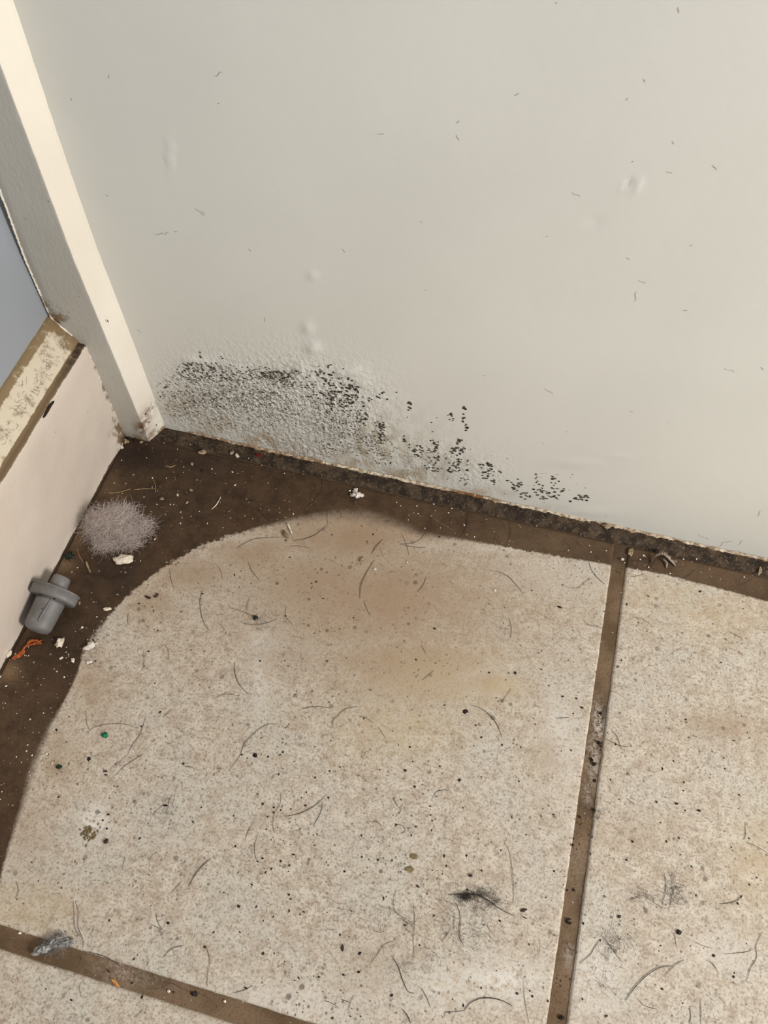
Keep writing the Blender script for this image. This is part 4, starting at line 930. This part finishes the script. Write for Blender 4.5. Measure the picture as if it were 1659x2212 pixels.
# crop, weight (radius in tenths of a millimetre), where it lies, points in that crop
HAIRS = [
 ('A', 1.4, 'curving down from a reddish patch, upper left of tile', [(52, 650), (40, 740), (60, 860), (110, 940)]),
 ('A', 1.2, 'short, slanting right below the rounded stain edge', [(385, 440), (410, 505), (465, 575)]),
 ('A', 1.8, 'long and bow-shaped in the middle of the brown area', [(1290, 430), (1240, 510), (1195, 610), (1185, 710)]),
 ('A', 1.2, 'short, just above the bow-shaped hair in the brown area', [(1355, 280), (1300, 330), (1270, 385)]),
 ('A', 1.2, 'arched, left of the olive brown husk', [(290, 350), (360, 310), (430, 280), (530, 270), (620, 268)]),
 ('A', 1.5, 'swooping right from the olive brown husk', [(705, 292), (790, 278), (870, 245), (950, 180)]),
 ('A', 1.0, 'upright, crossing the top edge of the pale area', [(955, 70), (952, 130), (958, 190)]),
 ('A', 1.1, 'reaching from the left into the green-black lump', [(250, 770), (350, 800), (430, 838), (540, 885)]),
 ('A', 1.0, 'flat and wavy below the green-black lump', [(300, 870), (400, 892), (500, 885), (600, 850)]),
 ('A', 1.5, 'curving down right of the whitish smear, below centre left', [(290, 1160), (290, 1230), (320, 1320), (390, 1394)]),
 ('A', 1.1, 'bent, running through a black dot left of centre', [(660, 760), (653, 830), (710, 900)]),
 ('A', 1.5, 'upper, nearly level one where the stain edge turns pale, right', [(1470, 315), (1560, 335), (1659, 341)]),
 ('A', 1.0, 'thin, dropping from the stain at the right of the brown area', [(1480, 230), (1520, 320), (1540, 400)]),
 ('A', 1.1, 'short and steep, right of the pale tan seed', [(1330, 340), (1345, 380), (1372, 432)]),
 ('A', 1.1, 'thin, dropping away from the foot of the bow-shaped hair', [(1215, 720), (1235, 780), (1265, 840)]),
 ('A', 1.0, 'short upright, left of the green-black lump', [(402, 690), (380, 740), (376, 792)]),
 ('A', 0.9, 'level, below the olive brown husk', [(680, 330), (750, 330), (830, 345)]),
 ('A', 1.2, 'dark, on grime above the husk, slanting right', [(440, 50), (485, 100), (550, 160)]),
 ('A', 1.2, 'dark, on grime above the top of the pale area', [(870, 0), (830, 40), (790, 70)]),
 ('A', 1.0, 'curved, beside the reddish patch near the stain edge', [(160, 470), (190, 510), (200, 565)]),
 ('B', 1.3, 'long wavy, in the upper middle left of the upper grout', [(650, 105), (740, 125), (800, 160), (850, 215), (900, 275)]),
 ('B', 1.2, 'wavy, left of the top of the grout line', [(1170, 215), (1280, 235), (1320, 205), (1380, 160)]),
 ('B', 1.4, 'coming out of the stain beside the grout line top', [(1365, 30), (1385, 100), (1430, 160), (1480, 205)]),
 ('B', 1.3, 'short, curved, upper middle right below the stain edge', [(205, 150), (180, 210), (140, 262)]),
 ('B', 1.2, 'bow-shaped, right of centre', [(795, 440), (812, 520), (805, 600)]),
 ('B', 1.2, 'short slanting, beside the light patch in the centre', [(255, 825), (220, 855), (175, 895)]),
 ('B', 1.1, 'short slanting, below the light patch right of centre', [(810, 950), (780, 1000), (745, 1048)]),
 ('B', 1.6, 'long arched, right of centre below the smudgy lump', [(515, 1068), (600, 1100), (670, 1160), (715, 1225), (745, 1305)]),
 ('B', 1.2, 'short and straight, pointing at the white grout patch', [(1130, 1165), (1180, 1164), (1225, 1160)]),
 ('B', 1.2, 'joining a dark dot to the grout line, upper right of tile', [(1330, 470), (1370, 498), (1430, 510), (1475, 525)]),
 ('B', 1.5, 'crossing the right tile edge, level with clods', [(1480, 1310), (1540, 1340), (1600, 1365), (1659, 1370)]),
 ('B', 1.4, 'falling across the right tile beside the grout clods', [(1530, 1250), (1570, 1300), (1600, 1390)]),
 ('B', 1.1, 'short upright, in the left of the brown area', [(168, 640), (182, 670), (200, 705)]),
 ('C', 1.2, 'wide arch over the green chip', [(300, 440), (340, 405), (440, 380), (560, 380), (660, 410)]),
 ('C', 1.0, 'short, curving down left above the green chip', [(287, 305), (290, 370), (308, 420)]),
 ('C', 1.3, 'long S-shaped, right of the green chip', [(718, 310), (690, 400), (660, 470), (610, 540), (585, 600)]),
 ('C', 1.1, 'long, continuing down left from the S-shaped hair', [(585, 600), (520, 650), (450, 705)]),
 ('C', 1.2, 'second long one down left, below the S-shaped hair', [(700, 590), (620, 640), (550, 690), (495, 750)]),
 ('C', 1.1, 'short slanting, upper left of tile right of the S-shaped hair', [(905, 270), (870, 300), (835, 335)]),
 ('C', 1.2, 'flat arched, above the long wavy hair', [(1212, 190), (1260, 170), (1320, 166), (1380, 178)]),
 ('C', 1.5, 'long wavy, running down left in the middle left', [(1640, 380), (1600, 378), (1540, 405), (1480, 455), (1420, 520), (1385, 610), (1305, 718)]),
 ('C', 1.2, 'short with a black speck at its start, middle left', [(978, 680), (1030, 685), (1085, 708)]),
 ('C', 1.4, 'bold bow, lower left middle of the tile', [(1180, 1345), (1120, 1390), (1060, 1470), (1018, 1545)]),
 ('C', 1.1, 'short parallel one below the bold bow', [(970, 1510), (930, 1550), (895, 1590)]),
 ('C', 1.0, 'short upright, below the round brown pellet to its right', [(568, 1330), (555, 1370), (545, 1415)]),
 ('C', 1.0, 'bent corner-shaped, left of the bold bow', [(800, 1298), (755, 1325), (735, 1410)]),
 ('C', 1.0, 'crossing the insect-like scrap', [(905, 880), (880, 930), (878, 985)]),
 ('C', 1.0, 'sweeping left from the insect-like scrap', [(840, 960), (800, 990), (760, 1035)]),
 ('C', 1.2, 'curled, right of the dotted column lower middle left', [(1480, 1090), (1445, 1150), (1425, 1215)]),
 ('C', 1.1, 'hooked downward, beside the dotted column lower middle left', [(1525, 1150), (1495, 1240), (1495, 1310), (1515, 1370)]),
 ('G', 1.4, 'flat arched, upper left of the two ragged black specks', [(500, 105), (560, 92), (620, 86), (695, 98)]),
 ('G', 1.4, 'arching up out of the two ragged black specks, centre', [(730, 245), (725, 195), (770, 145), (820, 105), (905, 85)]),
 ('G', 1.3, 'dotted, slanting right of the ragged black specks', [(910, 155), (960, 168), (1020, 205)]),
 ('G', 1.0, 'thin reddish, falling right below the dotted hair', [(1050, 235), (1080, 275), (1105, 315)]),
 ('G', 1.0, 'short pale, below the ragged black specks', [(650, 305), (675, 292), (705, 285)]),
 ('G', 1.5, 'long sweeping, rising right in the lower centre', [(385, 873), (470, 858), (550, 825), (620, 780), (685, 715)]),
 ('G', 1.4, 'bowed, just under the sweeping hair', [(652, 770), (645, 830), (615, 895), (585, 940)]),
 ('G', 1.1, 'long upright, left of the sweeping hair', [(350, 700), (352, 780), (310, 850), (298, 930), (305, 990)]),
 ('G', 1.4, 'steep stroke, right one of a crossing pair right of centre', [(1228, 780), (1215, 825), (1182, 873)]),
 ('G', 1.2, 'left one of a crossing pair right of centre', [(1160, 738), (1180, 785), (1212, 820)]),
 ('G', 1.2, 'small hooked, below the crossing pair to the left', [(1000, 912), (1040, 910), (1080, 945)]),
 ('G', 1.1, 'tiny loop, below the crossing pair', [(1190, 930), (1230, 945), (1245, 980), (1210, 998)]),
 ('G', 1.2, 'small arch, right part of the lower main tile', [(1442, 738), (1480, 692), (1565, 686)]),
 ('G', 1.0, 'thin slanting, lower centre of the tile', [(905, 572), (945, 600), (985, 632)]),
 ('G', 1.0, 'short curved, left of the ragged dark speck column', [(285, 612), (305, 580), (345, 568)]),
 ('D', 2.0, 'thick and long, running through the grey fuzzy clump', [(890, 442), (960, 436), (1070, 438), (1150, 465), (1230, 520), (1290, 558), (1355, 588)]),
 ('D', 2.0, 'bold arch at the very bottom of the main tile', [(1000, 1275), (1050, 1215), (1130, 1182), (1220, 1185), (1290, 1205), (1355, 1240)]),
 ('D', 1.2, 'wavy, continuing left from the bold bottom arch', [(1000, 1272), (930, 1280), (870, 1285), (865, 1320)]),
 ('D', 1.6, 'long slanting, bottom middle of the main tile', [(485, 880), (530, 950), (560, 1040), (600, 1130), (650, 1148)]),
 ('D', 1.3, 'slanting, right of the long one at bottom middle', [(695, 1105), (730, 1165), (765, 1250)]),
 ('D', 1.8, 'thick stub leaving the bottom of the photo, middle', [(555, 1255), (600, 1310), (620, 1365)]),
 ('D', 1.1, 'long thin, right of the fuzzy clump towards the grout', [(1290, 60), (1330, 140), (1350, 280), (1360, 420), (1355, 510)]),
 ('D', 1.3, 'dark crossing star at the bottom left of centre, long stroke', [(215, 1160), (190, 1215), (175, 1275)]),
 ('D', 1.3, 'dark crossing star at the bottom left of centre, level stroke', [(120, 1188), (190, 1215)]),
 ('D', 1.1, 'curved beside the bottom crossing star, leaving left', [(0, 1200), (50, 1215), (115, 1258)]),
 ('D', 1.1, 'looping down, left part of the fine hair net', [(520, 400), (500, 470), (505, 550), (560, 600), (610, 610)]),
 ('D', 1.3, 'backbone of the fine hair net below the fuzzy clump', [(930, 480), (970, 560), (975, 660), (970, 740), (1000, 800)]),
 ('D', 1.2, 'upright beside the backbone of the hair net', [(935, 590), (930, 640), (930, 700)]),
 ('D', 1.1, 'slanting left off the hair net backbone', [(915, 680), (880, 730), (840, 780)]),
 ('D', 1.1, 'thin and bent, left of the hair net', [(640, 500), (650, 620), (640, 760), (645, 870)]),
 ('D', 1.1, 'curved, running down left near the upright brown pellet', [(500, 770), (430, 800), (380, 870), (340, 925)]),
 ('D', 1.1, 'short bent, lower right of the hair net', [(1120, 650), (1170, 665), (1200, 710)]),
 ('D', 1.0, 'long thin, lower right beside the grout', [(1430, 1030), (1435, 1150), (1450, 1260), (1470, 1360)]),
 ('E', 2.0, 'bold long bow on the lower right tile', [(545, 1670), (600, 1590), (690, 1490), (800, 1415), (910, 1395)]),
 ('E', 1.3, 'joining the bold bow on the right tile, with a dark tip', [(1005, 1350), (940, 1385), (850, 1475)]),
 ('E', 1.5, 'dark curved, isolated on the right side of the right tile', [(1465, 845), (1420, 885), (1360, 905), (1280, 912)]),
 ('E', 1.5, 'wavy, beside the grout on the lower right tile', [(345, 1195), (300, 1260), (270, 1310), (190, 1375)]),
 ('E', 1.2, 'slanting down right beside the grout on the lower right tile', [(320, 1130), (380, 1180), (440, 1260), (520, 1370)]),
 ('E', 1.2, 'upright in the tangle of the right tile', [(848, 670), (862, 750), (855, 830), (835, 910)]),
 ('E', 1.1, 'forked stem in the tangle of the right tile', [(945, 770), (910, 830), (895, 940)]),
 ('E', 1.0, 'level, running left out of the tangle of the right tile', [(550, 885), (620, 870), (690, 850), (830, 945)]),
 ('E', 1.2, 'wandering down the right border of the photo', [(1615, 1130), (1565, 1240), (1570, 1330), (1520, 1420), (1490, 1520)]),
 ('E', 1.1, 'level, joining the wandering hair at the right border', [(1320, 1305), (1430, 1295), (1500, 1285), (1545, 1262)]),
 ('E', 1.4, 'left one of two upright strokes at the bottom right', [(1048, 1710), (1055, 1790), (1045, 1851)]),
 ('E', 1.4, 'right one of two upright strokes at the bottom right', [(1130, 1660), (1136, 1760), (1133, 1851)]),
 ('E', 1.2, 'curved tail from a dark dot, bottom of right tile', [(650, 1665), (700, 1710), (790, 1735)]),
 ('E', 1.2, 'short straight, upper part of the lower right tile', [(555, 85), (590, 115), (620, 140)]),
 ('E', 1.2, 'leaving the right border, slanting down', [(1480, 430), (1560, 460), (1650, 510)]),
 ('E', 1.1, 'upright with a hook near the right border', [(1480, 270), (1482, 380), (1465, 412)]),
 ('E', 1.1, 'short slanting, lower right tile beside the grey smudge', [(1085, 1205), (1150, 1240), (1225, 1260)]),
 ('E', 1.1, 'short upright, below the large ragged speck', [(930, 1140), (935, 1190), (945, 1250)]),
 ('E', 1.1, 'curved, right of the bold long bow', [(1180, 1350), (1230, 1385), (1275, 1455)]),
 ('K', 1.6, 'bold, rising steeply at the lower left of the tile', [(1208, 222), (1250, 145), (1300, 85), (1350, 45)]),
 ('K', 1.0, 'left strand of a paired hair above the crossing grout', [(470, 310), (475, 400), (480, 490), (520, 550)]),
 ('K', 1.0, 'right strand of a paired hair above the crossing grout', [(480, 310), (500, 380), (500, 480), (530, 560), (530, 625)]),
 ('K', 1.2, 'two-legged one above the crossing grout, longer leg', [(998, 390), (1010, 450), (1042, 500)]),
 ('K', 1.1, 'two-legged one above the crossing grout, shorter leg', [(960, 460), (1000, 480), (1042, 500)]),
 ('K', 1.4, 'arched, ending in a smudge above the crossing grout', [(1045, 675), (1100, 620), (1180, 600)]),
 ('K', 1.2, 'long thin, dropping to the crossing grout', [(1325, 615), (1342, 700), (1330, 780), (1325, 870)]),
 ('K', 1.5, 'lying along the upper lip of the crossing grout', [(530, 635), (620, 655), (690, 680), (790, 745)]),
 ('K', 1.1, 'long, looped over the crossing grout right half', [(940, 875), (1030, 870), (1090, 840), (1160, 875), (1240, 905)]),
 ('K', 1.1, 'slanting over the crossing grout right half', [(1280, 910), (1350, 950), (1410, 1005)]),
 ('K', 1.2, 'short, pointing right at the lip of the crossing grout', [(1490, 905), (1560, 885), (1620, 855)]),
 ('K', 1.1, 'with a dark root, far lower left of the tile', [(105, 195), (118, 250), (100, 300)]),
 ('K', 1.0, 'on the tile below the crossing grout, drooping', [(540, 820), (510, 860), (520, 930)]),
 ('K', 1.0, 'short slanting, on the tile below the crossing grout', [(915, 1005), (890, 1035), (868, 1058)]),
 ('L', 1.2, 'wavy, on grime from the lint ball towards the wall side', [(700, 790), (850, 795), (960, 830), (1100, 740)]),
 ('L', 1.0, 'arching over the lower left grime', [(0, 1735), (100, 1708), (260, 1720), (380, 1780)]),
 ('L', 1.0, 'upright, crossing the stain edge below the large crumb', [(1445, 740), (1460, 840), (1490, 930)]),
 ('L', 0.9, 'pale, looping on grime between the crumbs', [(455, 1460), (540, 1520), (640, 1535), (760, 1510)]),
 ('L', 1.1, 'curved, left tile edge right of the lower crumbs', [(1400, 1380), (1435, 1440), (1440, 1530)]),
 ('L', 1.1, 'upright, left tile edge beside the curved one', [(1225, 1440), (1230, 1530), (1215, 1620)]),
 ('L', 1.1, 'short, just right of the plug crumbs on the stain edge', [(1095, 1130), (1090, 1180), (1095, 1225)]),
 ('R', 1.3, 'on the right tile, ending in a dark dot', [(620, 915), (680, 930), (750, 975)]),
 ('R', 1.3, 'wavy, on the right tile near the right border', [(1350, 1025), (1400, 1050), (1465, 1085)]),
 ('R', 1.1, 'on the stain between grout and tent-like scrap', [(550, 468), (640, 472), (735, 450)]),
 ('R', 1.1, 'long, drooping along the stain at the right border', [(1220, 660), (1330, 680), (1450, 665), (1550, 610)]),
 ('R', 1.1, 'slanting on the stain right of the tent-like scrap', [(1090, 545), (1040, 590), (960, 630)]),
 ('R', 1.0, 'short level, under the tent-like scrap', [(590, 600), (650, 592), (710, 570)]),
 ('R', 1.0, 'pale slanting, on the right tile', [(990, 1145), (950, 1175), (890, 1205)]),
 ('S', 1.3, 'upright, on the stain right of the white plaster flake', [(642, 880), (640, 960), (600, 1045)]),
 ('S', 1.0, 'pale, slanting on the stain right of the plaster flake', [(395, 890), (450, 940), (550, 1000)]),
 ('S', 1.2, 'rising right over the edge of the pale area', [(385, 985), (340, 1050), (280, 1085), (200, 1090)]),
 ('S', 1.1, 'thin upright, crossing the stain edge near the pale rim', [(920, 940), (930, 1020), (905, 1100)]),
 ('S', 1.2, 'slanting stroke at the left of the pale rim', [(75, 1065), (40, 1110), (5, 1155)]),
 ('T', 1.1, 'long arch on grime below the moldy patch', [(870, 1030), (960, 1060), (1060, 1110)]),
 ('T', 1.1, 'curved on grime left of the plaster flake', [(1155, 960), (1140, 1060), (1030, 1165)]),
 ('T', 1.0, 'level, pale, on grime in the middle', [(620, 1095), (700, 1110), (785, 1120)]),
]
for i, (cr, wt, where, pts) in enumerate(HAIRS):
    ox, oy, sc = CR[cr]
    rad = wt * 0.00010
    P = []
    px_ = [(ox + u / sc, oy + v / sc) for u, v in pts]
    for x, y in px_:
        p = fl(x, y, rad + 0.0002)
        P.append(p)
    sp_ = smooth_path(P, 6)
    for j, p in enumerate(sp_):
        p[2] += 0.00018 * math.sin(math.pi * j / (len(sp_) - 1)) * (0.5 + 0.5 * math.sin(i))
    V, Fc = tube(sp_, rad, 5, 0.35)
    pale = 'pale' in where and 'crossing' not in where and 'edge' not in where and 'rim' not in where and 'area' not in where
    dark = wt >= 1.4
    mat = M_HAIRL if pale else (M_HAIR if dark or i % 3 else M_HAIRM)
    o = recentre(obj('hair_strand', V, Fc, mat))
    tag(o, 'hair on the floor, ' + where, 'hair')
    o['group'] = 'shed hairs on the floor'

# ------------------------------------------------------------------ uncountable dust
def fibre(px, py, ln, rad, h=0.0, curl=1.0, rng_=rng, floor_=True):
    c = fl(px, py, 0) if floor_ else wl(px, py)
    a = rng_.uniform(0, 2 * math.pi); k = rng_.normal(0, 1.6) * curl; pts = []; n = 6
    x, y = 0.0, 0.0
    for i in range(n):
        if floor_: pts.append((c[0] + x, c[1] + y, rad + 0.00022 + h * math.sin(math.pi * i / (n - 1))))
        else: pts.append((c[0] + x, -rad - 0.0008, c[2] + y))
        x += math.cos(a) * ln / n; y += math.sin(a) * ln / n; a += k / n + rng_.normal(0, .18)
    return tube(pts, rad, 3, 0.4)
def inroom(px, py):
    return py > 924 + 0.2223 * (px - 359) + 22 and px > 258 - 0.549 * (py - 975) + 8
parts = []; mi = []
while len(parts) < 900:
    px, py = rng.uniform(-20, 1680), rng.uniform(940, 2230)
    if not inroom(px, py): continue
    v, f = fibre(px, py, rng.uniform(.0015, .008), rng.uniform(.00003, .000075), .0004)
    parts.append((v, f)); mi += [int(rng.random() < .45)] * len(f)
for (px, py, rx, ry, n) in ((1000, 1960, 70, 60, 110), (870, 1990, 90, 60, 60), (720, 1960, 70, 60, 40), (1010, 2030, 60, 30, 30), (900, 2080, 60, 30, 40), (1460, 1925, 22, 24, 60), (1395, 1935, 20, 14, 30), (1330, 2035, 40, 24, 60),
                            (300, 1010, 60, 40, 70), (420, 1080, 100, 60, 70), (650, 1080, 140, 30, 60), (1000, 1110, 160, 30, 40), (1590, 1205, 60, 20, 70), (1420, 1180, 160, 8, 60), (200, 1350, 40, 60, 40), (60, 1560, 50, 60, 40), (560, 1340, 60, 40, 30), (880, 1810, 200, 60, 40), (1290, 1755, 26, 14, 24), (1290, 2110, 40, 50, 30), (350, 1745, 26, 26, 26)):
    for _ in range(n):
        x, y = rng.normal(px, rx * .6), rng.normal(py, ry * .6)
        if not inroom(x, y): continue
        v, f = fibre(x, y, rng.uniform(.003, .011), rng.uniform(.00004, .00009), .0008, 1.5)
        parts.append((v, f)); mi += [int(rng.random() < .35)] * len(f)
V, Fc = merge(parts); o = obj('fine_hair', V, Fc, [M_HAIR, M_HAIRM]); o.data.polygons.foreach_set('material_index', np.array(mi, np.int32))
tag(o, 'fine short dark hairs and fibres scattered all over the floor tiles', 'hair', kind='stuff')
# dense grey fuzz around the thick hair
parts = []
for (px, py, rx, ry, n, ln) in ((1005, 1938, 14, 7, 190, .0035), (1040, 1932, 22, 8, 120, .0045), (1065, 1950, 16, 8, 60, .004)):
    for _ in range(n):
        parts.append(fibre(rng.normal(px, rx * .6), rng.normal(py, ry * .6), rng.uniform(.5, 1.2) * ln, .00006, .0015, 2.0))
V, Fc = merge(parts); tag(recentre(obj('fuzz_clump', V, Fc, M_HAIR)), 'small dark fuzzy clump caught on the thick long hair, lower right', 'fuzz')

def grit(n, region, smin, smax, mats_, name, label, cat, seed=1, keep=None):
    g = np.random.default_rng(seed); parts = []; mi = []; k = 0
    while k < n:
        px, py = region(g)
        if not inroom(px, py) or (keep and not keep(px, py)): continue
        c = fl(px, py); s = g.uniform(smin, smax) ** 1.0; s = smin + (smax - smin) * g.random() ** 3
        v, f = lump((c[0], c[1], s * .2 + .0001), (s, s * g.uniform(.4, .9), s * .4), g.uniform(0, 3), .35, k % 97, 6, 4)
        parts.append((v, f)); mi += [int(g.integers(0, len(mats_)))] * len(f); k += 1
    V, Fc = merge(parts); o = obj(name, V, Fc, mats_); o.data.polygons.foreach_set('material_index', np.array(mi, np.int32))
    return tag(o, label, cat, kind='stuff')
def instain(px, py):
    ys_ = [(p[0], p[1]) for p in EDGE_PX if p[1] < 1415 or p[0] > 178]
    if px > 178: return py < np.interp(px, [p[0] for p in EDGE_PX], [p[1] for p in EDGE_PX]) - 4
    return py < np.interp(px, [-90, 0, 22, 42, 75, 108, 150, 172, 178], [2160, 1900, 1820, 1760, 1650, 1570, 1495, 1440, 1415]) - 6
grit(620, lambda g: (g.uniform(0, 1659), g.uniform(930, 1900)), .00012, .0008, [M_WHITE, M_PLASTER, M_STONE], 'white_grit', 'tiny white grit sprinkled over the dark grime along the walls', 'grit', 3, instain)
grit(700, lambda g: (g.uniform(0, 1659), g.uniform(1120, 2212)), .00012, .0009, [M_BLACK, M_PELLET, M_CLOD], 'dark_grit', 'tiny dark grains scattered over the pale tiles', 'grit', 4, lambda x, y: not instain(x, y))
grit(420, lambda g: (g.normal(600, 60) if g.random() < .5 else g.uniform(700, 1659), g.normal(1800, 160)), .00012, .0008, [M_BLACK, M_CLOD], 'dark_grit', 'denser dark grains over the middle and right tile', 'grit', 5, lambda x, y: not instain(x, y) and y < 2212)

# marks stuck to the painted wall
parts = []
WM = [(432, 456, 9, -.6), (437, 462, 5, -1.0), (345, 505, 12, .1), (360, 503, 8, .4), (235, 165, 4, .8), (1005, 1005, 6, 0), (1373, 640, 12, 1.4), (1186, 845, 10, -.7), (1640, 1110, 14, 1.3), (1245, 420, 7, -.5), (1387, 608, 6, -.5), (472, 160, 9, .4), (572, 690, 8, 1), (300, 716, 5, -1), (1576, 800, 10, -.4), (1560, 1175, 14, 1.1), (1575, 1170, 10, .5), (1520, 1160, 14, -.6), (1600, 1172, 12, 1.2), (920, 627, 2, 0), (1116, 205, 4, .3), (823, 290, 5, 0), (1480, 670, 4, 0), (1310, 1112, 8, 1.3), (600, 960, 10, .4), (380, 500, 3, 0)]
g = np.random.default_rng(5)
for (px, py, ln, a) in WM + [(g.uniform(150, 1659), g.uniform(0, 1100), g.uniform(1, 5), g.uniform(-1.5, 1.5)) for _ in range(34)]:
    if py > 924 + 0.2223 * (px - 359) - 14 or px < 40 + .36 * py: continue
    p = wl(px, py); L2 = ln * .0003; sh = 0.0006 * noise.fractal(Vector((p[0] * 7 + 3, 0, p[2] * 7)), 0.6, 2.0, 2)
    pts = []
    for i in range(5):
        t_ = i / 4 - .5; pts.append((p[0] + math.cos(a) * L2 * t_ * 2 - math.sin(a) * L2 * .3 * math.sin(t_ * 5), -sh - .0002, p[2] + math.sin(a) * L2 * t_ * 2 + math.cos(a) * L2 * .25 * math.sin(t_ * 6)))
    parts.append(tube(pts, .00007, 4))
V, Fc = merge(parts)
tag(obj('hair_bits', V, Fc, M_HAIRM), 'tiny hair bits and specks stuck to the white wall paint', 'hair', kind='stuff')
# hair fuzz on ledge, door edge and casing
parts = []
def onledge(px, py):
    # slanting plane of the ledge
    a = np.array([x0, 0, z0]); nrm = np.array([-(z1 - z0), 0, (x1 - x0)]); d = ray(px, py); t_ = ((a - ORG) @ nrm) / (d @ nrm); return ORG + d * t_
for _ in range(150):
    u, v_ = g.random(), g.random(); px = 140 - 140 * u + g.normal(0, 10); py = 740 + 230 * u - 30 * v_ + g.normal(0, 8)
    p = onledge(px, py)
    if not (x1 + .001 < p[0] < x0 - .001) or p[1] > -.018: continue
    a = g.uniform(0, 6.28); k = g.normal(0, 1.5); pts = []; q = np.array([0., 0.]); ln = g.uniform(.002, .007)
    e1 = np.array([x1 - x0, 0, z1 - z0]); e1 /= np.linalg.norm(e1); n1_ = np.array([z1 - z0, 0, x0 - x1]); n1_ /= np.linalg.norm(n1_)
    for i in range(6):
        pts.append(p + e1 * q[0] + np.array([0, 1, 0]) * q[1] + n1_ * .00045); q = q + np.array([math.cos(a), math.sin(a)]) * ln / 6; a += k / 6
    parts.append(tube(pts, g.uniform(.00004, .00008), 3))
for (px, py, n) in ((115, 672, 26), (125, 690, 16)):
    for _ in range(n):
        c = on(g.normal(px, 9), g.normal(py, 9), 1, -.0145); a = g.uniform(0, 6.28); q = np.zeros(2); pts = []
        for i in range(5): pts.append((c[0] + q[0], -.0150, c[2] + q[1])); q = q + np.array([math.cos(a), math.sin(a)]) * .0009; a += g.normal(0, .5)
        parts.append(tube(pts, .00006, 3))
V, Fc = merge(parts)
tag(obj('ledge_hair', V, Fc, M_HAIRM), 'fine hairs caught on the dirty cream ledge beside the door panel', 'hair', kind='stuff')
# smudges of sooty specks on casing strip foot
for i, (px, py, rx, rz, lb) in enumerate([(315, 894, 1.0, .5, 'upper dark speck near the foot of the white casing strip'), (322, 912, .5, .5, 'middle dark speck near the foot of the white casing strip'), (338, 918, .8, .4, 'dark curl-like speck low on the white casing strip'), (233, 694, .4, 1.0, 'small dark dash midway up the white casing strip')]):
    # plane of the slanting strip
    a = np.array([-.2619, -.0145, 0]); nrm = np.array([.0145, -.0067, 0.]); d = ray(px, py); p = ORG + d * (((a - ORG) @ nrm) / (d @ nrm))
    V, Fc = lump((0, 0, 0), (.35*MM, rx * .8*MM, rz*MM), 0, .4, 210 + i, 8, 6); o = obj('dark_speck', V, Fc, M_CLOD); o.location = tuple(p); tag(o, lb, 'speck')
